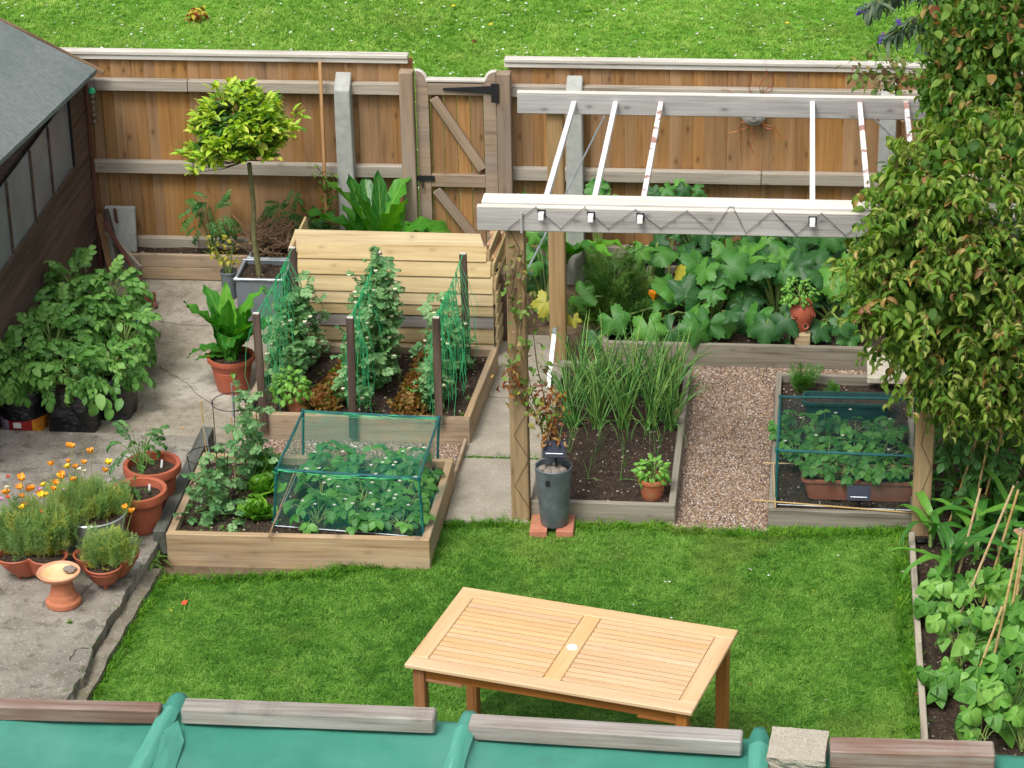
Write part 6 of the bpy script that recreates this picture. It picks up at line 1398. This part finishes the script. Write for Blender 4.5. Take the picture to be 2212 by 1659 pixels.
# leafy plants filling the border behind
for vx, vy, r_, h, mat, key, n, lab in ((2090,1010,(.22,.2,.3),.35,'tomato','pot',60,'leafy green plant beside the right pergola post'), (2180,960,(.26,.2,.3),.45,'potato','pot',60,'leafy green plant at the right edge behind the canes'), (2050,930,(.14,.15,.22),.35,'tomato','tom',50,'ferny tomato plant just right of the pergola post'), (2150,1070,(.2,.15,.2),.2,'tomato','tom',40,'low ferny plant between the clay pots'), (2110,900,(.25,.2,.25),.6,'shrubdark','pot',60,'dark leafy plant below the hanging shrub'), (2212,1060,(.18,.15,.22),.35,'tomato','pot',40,'dark leafy plant at the picture edge above the canes')):
    c = gz(vx, vy+h*330*.9, .02); c = gy(vx, vy, c.y); c.y = min(max(c.y, .1), 1.9); c = gy(vx, vy, c.y)
    t = T('leafy_plant', lab, 'plant', (c.x, c.y, .02)); it = dome(c, r_, n, K(key), (.12,.18), (-.5,.9), .35, -.8, .6, .4, .2); stems(t, (c.x,c.y,.02), [q[1].translation for q in it[:16]], .005); leaves(t, it, mat, 30)
for vx, vy, lab in ((2100,1090,'terracotta pot in the shade behind the maize'), (2168,1075,'second terracotta pot in the shade at the right')):
    c = gz(vx, vy+20, .02); t = T('terracotta_pot', lab, 'pot', c); pot(t, c, .11, .08, .18, 'terra', .03)
c = gz(2010,1165,.0); o = link('dark_stone', rock(9,'black',.7,2), None, Matrix.Translation(gz(1990,1168,.03)) @ Matrix.Diagonal((.035,.025,.02,1))); tag(o, 'dark round stone at the corner of the edging board', 'stone')
# ------------------------------------------------------------------ big shrub, buddleia, climber
SH = [(2150,420,-.1,.62,.5,.55),(2010,470,-.25,.36,.3,.34),(2060,600,-.3,.50,.36,.36),(2150,700,-.2,.45,.4,.40),(1945,420,-.05,.24,.22,.22),(1930,590,-.2,.26,.22,.32),(1990,730,-.15,.24,.22,.26),(2040,790,-.25,.22,.2,.24),(2200,800,-.1,.4,.3,.30),(2130,800,-.1,.34,.3,.24)]
t = T('curly_leaved_shrub', 'big overhanging shrub with curled yellow green leaves hiding the right of the pergola', 'shrub', (3.1,-.1,0))
from mathutils import noise as mnoise
it = []; tp = []; dk = []; m = MB(); twg = MB(); trunk = Vector((3.0,-.05,.0)); hub = gy(2190,560,-.1)
for (vx, vy, Y, rx, ry, rz) in SH:
    c = gy(vx, vy, Y); 
    md = hub.lerp(c,.5)+Vector((0,0,-.05)); m.tube([hub, md, c], [.03,.016,.006], 6, False)
    vol = rx*rz
    for i in range(int(vol*760)+8):
        d = Vector((random.gauss(0,1), random.gauss(0,1), random.gauss(0,1))).normalized(); q = c+Vector((d.x*rx, d.y*ry, d.z*rz))*U(.72,1.0)
        if mnoise.noise(q*4.5) < -.2 and random.random() < .75: continue
        d = (d + Vector((U(-.4,.4),U(-.4,.4),.35))).normalized(); ln_ = U(.09,.20); P = [q - d*.08]; az0 = math.atan2(d.x, d.y)
        for j in range(1, 6): P.append(P[-1] + (d*ln_/5*1.3) + Vector((0,0,-.009*j)))
        m.tube(P, [.0026,.0024,.002,.0018,.0015,.001], 3, False); brown = random.random() < .12; sz = U(.7,1.15)
        for j in range(13):
            u = (j+.5)/13*5; kk = int(u); p = P[min(kk,4)].lerp(P[min(kk,4)+1], u-kk) + Vector((U(-.008,.008),U(-.008,.008),U(-.008,.004))); az = az0 + (1 if j%2 else -1)*U(.5,1.4) + random.gauss(0,.3)
            M = orient(p, az, U(-.7,.5), U(-.6,.6), U(.052,.088)*sz); (tp if random.random() < (.3 if brown else .02) else it).append((random.choice(K('curl')+['curl1']), M))
        for j in range(3): a_ = P[random.randrange(6)]; twg.tube([a_, a_+Vector((U(-.05,.05),U(-.05,.05),U(-.02,.06)))], [.0016,.0008], 3, False)
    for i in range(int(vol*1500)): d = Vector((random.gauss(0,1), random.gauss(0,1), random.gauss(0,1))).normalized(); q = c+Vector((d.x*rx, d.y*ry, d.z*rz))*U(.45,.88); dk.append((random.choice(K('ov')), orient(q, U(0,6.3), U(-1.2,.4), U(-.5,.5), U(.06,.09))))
m.tube([trunk, trunk.lerp(hub,.5)+Vector((.05,0,0)), hub], [.06,.045,.03], 8); m.build('branches', 'bark', t, True); twg.build('fine_twigs', 'redtwig', t, True, kind='stuff')
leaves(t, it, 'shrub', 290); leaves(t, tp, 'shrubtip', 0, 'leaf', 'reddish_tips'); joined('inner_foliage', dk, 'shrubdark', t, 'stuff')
t = T('dark_leaved_shrub', 'taller dark green shrub behind at the top right corner', 'shrub', (3.4,.9,0)); it = []; tp = []; m = MB(); hub = gy(2215,300,.9); trunk = Vector((hub.x+.1,.9,0)); m.tube([trunk, hub], [.05,.03], 8)
for (vx, vy, Y, rx, ry, rz) in ((2120,200,.9,.28,.3,.34),(2200,120,.8,.36,.3,.36),(2100,90,1.0,.24,.25,.22),(2180,20,.9,.34,.3,.3),(2060,270,.9,.13,.2,.16),(2150,300,.8,.3,.3,.2),(2040,210,1.0,.10,.15,.14),(2070,130,1.0,.16,.2,.2),(2060,40,1.0,.18,.2,.16)):
    c = gy(vx, vy, Y); m.tube([hub, c], [.015,.006], 5, False)
    for i in range(int(rx*rz*620)+10):
        d = Vector((random.gauss(0,1), random.gauss(0,1), random.gauss(0,1))).normalized(); q = c+Vector((d.x*rx, d.y*ry, d.z*rz))*U(.6,1.08)
        for j in range(12): (tp if random.random() < .07 else it).append((random.choice(K('ov')+K('curl')*2), orient(q+Vector((U(-.07,.07),U(-.07,.07),U(-.07,.07))), U(0,6.3), U(-1.2,.3), U(-.5,.5), U(.05,.085))))
m.build('branches', 'bark', t, True); leaves(t, it, 'shrubdark', 200); joined('reddish_leaves', tp, 'shrubtip', t, 'stuff')
t = T('buddleia', 'grey green buddleia branches with purple flower spikes hanging in at the top', 'shrub', (3.3,1.4,0)); it = []; m = MB(); rt_ = gy(2160,-90,1.3)
for pts_ in (((2160,-90),(2050,-40),(1950,-20),(1890,5),(1868,20)), ((2160,-90),(2060,-20),(1990,30),(1950,60),(1915,78)), ((2160,-90),(2080,10),(2030,60),(1990,90)), ((2160,-90),(2100,-40),(2040,-20),(1985,-10)), ((2160,-90),(2110,30),(2060,90),(2030,120)), ((2160,-90),(2060,-60),(1960,-50),(1900,-40))):
    P = [gy(x, y, 1.3-.04*i) for i, (x, y) in enumerate(pts_)]; m.tube(P, [.012,.008,.006,.004,.003][:len(P)], 5, False)
    for k in range(1, len(P)):
        for j in range(34): q = P[k-1].lerp(P[k], U(0,1)); it.append((random.choice(K('bud')), orient(q+Vector((U(-.02,.02),U(-.02,.02),U(-.02,.02))), U(0,6.3), U(-1.2,.5), U(-.5,.5), U(.09,.15))))
m.tube([Vector((rt_.x+.1,1.3,0)), rt_], [.03,.015], 6); m.build('branches', 'bark', t, True); leaves(t, it, 'budd', 100)
for vx, vy, ax, ay in ((1865,22,-14,8),(1908,78,-8,14),(1938,44,6,8)):
    a = gy(vx, vy, 1.12); b = gy(vx+ax, vy+ay, 1.1); s = MB()
    for i in range(60): u = U(0,1); q = a.lerp(b, u) + Vector((random.gauss(0,1),random.gauss(0,1),random.gauss(0,1)))*.011*(1.1-u*.8); s.lathe(q, [(0,-.004),(.006,0),(0,.005)], 5)
    s.build('flower_spike', 'purple', t)
t = T('fence_climber', 'small leaved climber branches reaching over the fence top at the right', 'climbing plant', (2.9,2.6,0)); it = []; m = MB()
for pts_ in (((2060,300),(1990,225),(1900,190),(1840,140)), ((2060,300),(2000,210),(1950,150),(1880,100)), ((2060,300),(2010,200),(1985,130)), ((2060,300),(1980,190),(1925,165),(1870,170))):
    P = [gy(x, y, 2.9) for x, y in pts_]; m.tube(P, [.008,.005,.004,.002][:len(P)], 5, False)
    for k in range(1, len(P)):
        for j in range(30 if k > 1 else 8): it.append((random.choice(K('ov')), orient(P[k-1].lerp(P[k], U(0,1))+Vector((random.gauss(0,.055),U(-.08,.08),random.gauss(0,.06))), U(0,6.3), U(-1,.4), U(-.5,.5), U(.04,.065))))
m.tube([Vector((3.0,2.9,0)), gy(2060,300,2.9)], [.02,.01], 6); m.build('branches', 'palestem', t, True); leaves(t, it, 'clem', 120)
# ------------------------------------------------------------------ table
tcs = [gz(870,1433,.73), gz(1492,1540,.73), gz(1597,1360,.73), gz(1003,1268,.73)]
tc = sum(tcs, Vector())/4; ex = ((tcs[1]-tcs[0])+(tcs[2]-tcs[3])); TL = ex.length/2; ex.normalize(); ey = Vector((-ex.y, ex.x, 0)); TW_ = ((tcs[3]-tcs[0]).length+(tcs[2]-tcs[1]).length)/2
tb = T('garden_table', 'rectangular slatted wooden garden table with a white parasol hole cap', 'table', (tc.x, tc.y, 0), rot=math.atan2(ex.y, ex.x))
def tp_(x, y, z): return tc + ex*x + ey*y + Vector((0,0,z-.73))
hw, hl, fw, th = TW_/2, TL/2, .088, .022; zt = .719
plank('top_side_rail', tp_(-hl,-hw+fw/2,zt), tp_(hl,-hw+fw/2,zt), th, fw, 'table', tb); plank('top_side_rail', tp_(-hl,hw-fw/2,zt), tp_(hl,hw-fw/2,zt), th, fw, 'table', tb)
for x in (-hl+fw/2, 0, hl-fw/2): plank('top_cross_rail', tp_(x,-hw+fw+.001,zt), tp_(x,hw-fw-.001,zt), th, fw, 'table', tb)
ns = 14; gap = .0085; sw = (TW_-2*fw-gap)/ns
for s0, s1 in ((-hl+fw+.003, -fw/2-.003), (fw/2+.003, hl-fw-.003)):
    for k in range(ns): y = -hw+fw+gap+sw*(k+.5)-gap/2; plank('slat', tp_(s0,y,zt-.001), tp_(s1,y,zt-.001), th-.002, sw-gap, 'table', tb, (0,0,1), .0015)
for sx in (-1,1):
    for sy in (-1,1): plank('leg', tp_(sx*(hl-.06),sy*(hw-.055),0), tp_(sx*(hl-.06),sy*(hw-.055),.705), .058, .058, 'tableleg', tb, tuple(ex), .004)
    plank('end_apron', tp_(sx*(hl-.06),-hw+.09,.665), tp_(sx*(hl-.06),hw-.09,.665), .075, .022, 'tableleg', tb)
    for x0, x1 in ((-hl+.09,-hl+.28),(hl-.28,hl-.09)): plank('apron_shoulder', tp_(x0,sx*(hw-.05),.635), tp_(x1,sx*(hw-.05),.635), .02, .022, 'tableleg', tb)
    plank('side_apron', tp_(-hl+.09,sx*(hw-.05),.672), tp_(hl-.09,sx*(hw-.05),.672), .058, .024, 'tableleg', tb)
MB().lathe(tp_(0,-.005,.729), [(.0,.008),(.022,.007),(.027,.003),(.028,.0)], 28).build('parasol_hole_cap', 'white', tb, True)
# ------------------------------------------------------------------ lean-to roof of green tarpaulin with battens
ZT = 2.1
def at(vx, vy, z=ZT): return gz(vx, vy, z)
lt = T('tarpaulin_roof', 'green tarpaulin stretched over the rafters of a lean-to', 'roof', (0,-6.2,0))
yE = [(0,1535),(390,1545),(1000,1585),(1640,1622),(2212,1658)]
def edgeY(x):
    P = [at(*q) for q in yE]
    for i in range(len(P)-1):
        if x <= P[i+1].x or i == len(P)-2: u = (x-P[i].x)/(P[i+1].x-P[i].x); return P[i].y+(P[i+1].y-P[i].y)*u
rid = [at(372,1545).x, at(1008,1580).x, at(1640,1620).x, at(2290,1660).x, at(-300,1540).x]
from mathutils import noise as tnoise
V = []; F = []; nx, ny = 260, 26; X0, X1 = -1.9, 3.1
for i in range(nx+1):
    x = X0+(X1-X0)*i/nx
    for j in range(ny+1):
        d = -.10 + 2.2*j/ny if j > 3 else [-.13,-.10,-.05,0][j]
        y = edgeY(x) - d; z = ZT + .13*max(0,d)
        br = max(math.exp(-((x-r_)/.034)**6) for r_ in rid); nr = min(abs(x-r_) for r_ in rid)
        z += .036*br + (-.035*math.sin(PI*min(1,nr/.55)) if d > 0 else 0) + (.012*tnoise.noise(Vector((x*5, y*1.6, 0))) + .006*tnoise.noise(Vector((x*16+y*5, y*6, 3))))*(d > .02)
        if j == 0: z -= .12
        if j == 1: z -= .015
        if br > .3: y += .03 if j < 3 else 0
        V.append((x, y, z))
for i in range(nx):
    for j in range(ny): k = i*(ny+1)+j; F.append((k, k+1, k+ny+2, k+ny+1))
link('tarpaulin', mesh('tarpaulin', V, F, 'tarp', True), lt, Matrix())
for r_ in rid[:4]:
    ye = edgeY(r_); plank('rafter', (r_,ye+.04,ZT-.03), (r_,ye-2.3,ZT+.13*2.3-.03), .09, .045, 'scrap', lt)
    V = []; F = []
    for i in range(25):
        y = ye-.02-i*.09; z = ZT+.13*(ye-y)+.043
        w = .036+.0015*math.sin(i*1.7+r_)
        V += [(r_-w, y, z-.010+.002*math.sin(i*2)), (r_-w*.5, y, z+.004), (r_, y, z+.009), (r_+w*.55, y, z+.002), (r_+w, y, z-.012)]
        if i:
            for k in range(4): b = (i-1)*5+k; F.append((b, b+5, b+6, b+1))
    link('folded_seam', mesh('folded_seam', V, F, 'tarpfold', True), lt, Matrix())
# loose flap at the left seam
P = [at(384,1556,ZT+.06), at(398,1600,ZT+.02), at(372,1680,ZT+.05), at(290,1710,ZT+.13), at(318,1640,ZT+.10), at(350,1580,ZT+.075)]
link('loose_flap', mesh('flap', P, [(0,5,1),(5,4,2,1),(4,3,2)], 'tarpfold', False), lt, Matrix())
for x in (-1.8, .6, 3.0): plank('support_post', (x,-6.05,-.02), (x,-6.05,ZT-.05), .07, .07, 'scrap', lt, (1,0,0))
def batten(lab, q0, q1, h, d, mat, z=ZT+.015):
    a, b = gz(*q0, z+h), gz(*q1, z+h)     # front top corners
    off = Vector((0, d/2, -h/2)); t_ = plank('batten', a+off, b+off, h, d, mat, None, (0,0,1), .006); tag(t_, lab, 'timber batten', 'battens weighing down the tarpaulin')
batten('peeling red brown batten at the left end of the tarpaulin', (-60,1525), (343,1535), .062, .065, 'battenred')
batten('grey batten left of the middle, between two tarpaulin seams', (390,1532), (937,1553), .066, .085, 'batten')
batten('grey batten below the garden table', (1012,1566), (1603,1602), .066, .085, 'batten')
batten('rough reddish batten near the right end of the tarpaulin', (1793,1622), (2150,1632), .075, .10, 'battenred')
bm = bmesh.new(); bmesh.ops.create_cube(bm, size=1); bmesh.ops.subdivide_edges(bm, edges=bm.edges[:], cuts=5, use_grid_fill=True)
for v in bm.verts: v.co += Vector((U(-.03,.03),U(-.03,.03),U(-.02,.02)))*(1.5 if v.co.y < -.4 and v.co.z < .45 else .35)
me = bpy.data.meshes.new('block'); bm.to_mesh(me); bm.free(); me.materials.append(MT['rubble'])
p = at(1724,1615); o = link('stone_block', me, None, Matrix.Translation(p+Vector((.0,-.09,.03))) @ Matrix.Rotation(-.08,4,'Z') @ Matrix.Diagonal((.205,.21,.085,1))); tag(o, 'rough broken pale stone block weighing down the tarpaulin', 'stone block')
# ------------------------------------------------------------------ small litter
PV = [(0,0,0),(.012,.008,.004),(.0,.03,.010),(-.012,.008,.004)]; PFc = [(0,1,2,3)]
def litter(nm_, mat, vx, vy, s, lab, z=.02, rz=None): o = link(nm_, mesh(nm_, PV, PFc, mat), None, Matrix.Translation(gz(vx,vy,z)) @ Matrix.Rotation(U(0,6) if rz is None else rz,4,'Z') @ Matrix.Rotation(.3,4,'Y') @ Matrix.Scale(s,4)); tag(o, lab, 'petal' if 'petal' in nm_ else 'leaf')
litter('fallen_petal', 'poppyr', 393,1306,1.4,'orange red poppy petal lying on the lawn left', .035, -.6); litter('fallen_petal', 'poppyy', 371,1320,.6,'tiny yellow petal beside the orange one on the lawn', .035)
litter('fallen_petal', 'poppyr', 84,1314,.6,'orange petal on the slab left of the bird bath', .13); litter('fallen_petal', 'poppy', 392,925,.5,'tiny orange petal on the patio', .045)
for x, y, mt, lab in ((1945,1235,'cap','pale fallen leaf on the lawn near the edging board'),(1760,1278,'courgy','yellowed leaf on the lawn under the netted bed'),(1845,1365,'lettgreen','pale green leaf on the lawn at the right'),(1790,1512,'cap','pale dry leaf on the lawn right of the table'),(1975,1500,'dryleaf','brown leaf on the lawn beside the edging board'),(1625,1478,'dryleaf','brown leaf on the lawn by the table corner'),(1625,1232,'cap','whitish leaf on the lawn below the gravel')):
    litter('fallen_leaf', mt, x, y, .9, lab, .03)
litter('fallen_leaf', 'lettgreen', 1622,903,.8,'yellow green leaf lying on the gravel', .03)
lawnD = MB(); 
for i, (x, y) in enumerate([(1437,1262),(1446,1262),(1368,1312),(1660,1248),(1810,1205),(1450,1340)]):
    o = link('lawn_daisy', DA[0].data, None, Matrix.Translation(gz(x, y, .008)) @ Matrix.Scale(.5,4)); tag(o, 'tiny white daisy in the mown lawn, ' + ['left one of the close pair above the table','right one of the close pair above the table','near the back edge of the table','right of the close pair','furthest back towards the netted bed','closest to the back right of the table'][i], 'flower', 'daisies in the lawn')
p = gz(425,44,.03); t = T('leaf_clump', 'clump of dead brown leaves lying on the field', 'leaf clump', p); it = [(random.choice(K('curl')), orient(Vector(p)+Vector((U(-.07,.07),U(-.08,.08),U(0,.08))), U(0,6.3), U(-.5,1), U(-1,1), U(.05,.10))) for i in range(46)]
leaves(t, it[:30], 'dryleaf', 30); leaves(t, it[30:], 'courgy', 20, 'pale_leaf')
p = gz(1019,90,.03); t = T('leaf_clump', 'small dry leaf lying in the field behind the gate', 'leaf clump', p); leaves(t, [('curl1', orient(p, 1, .3, 0, .06)), ('curl0', orient(p, 2.5, .3, 0, .05))], 'dryleaf', 5)
# dense cover right of the picture so the border is closed by a hedge
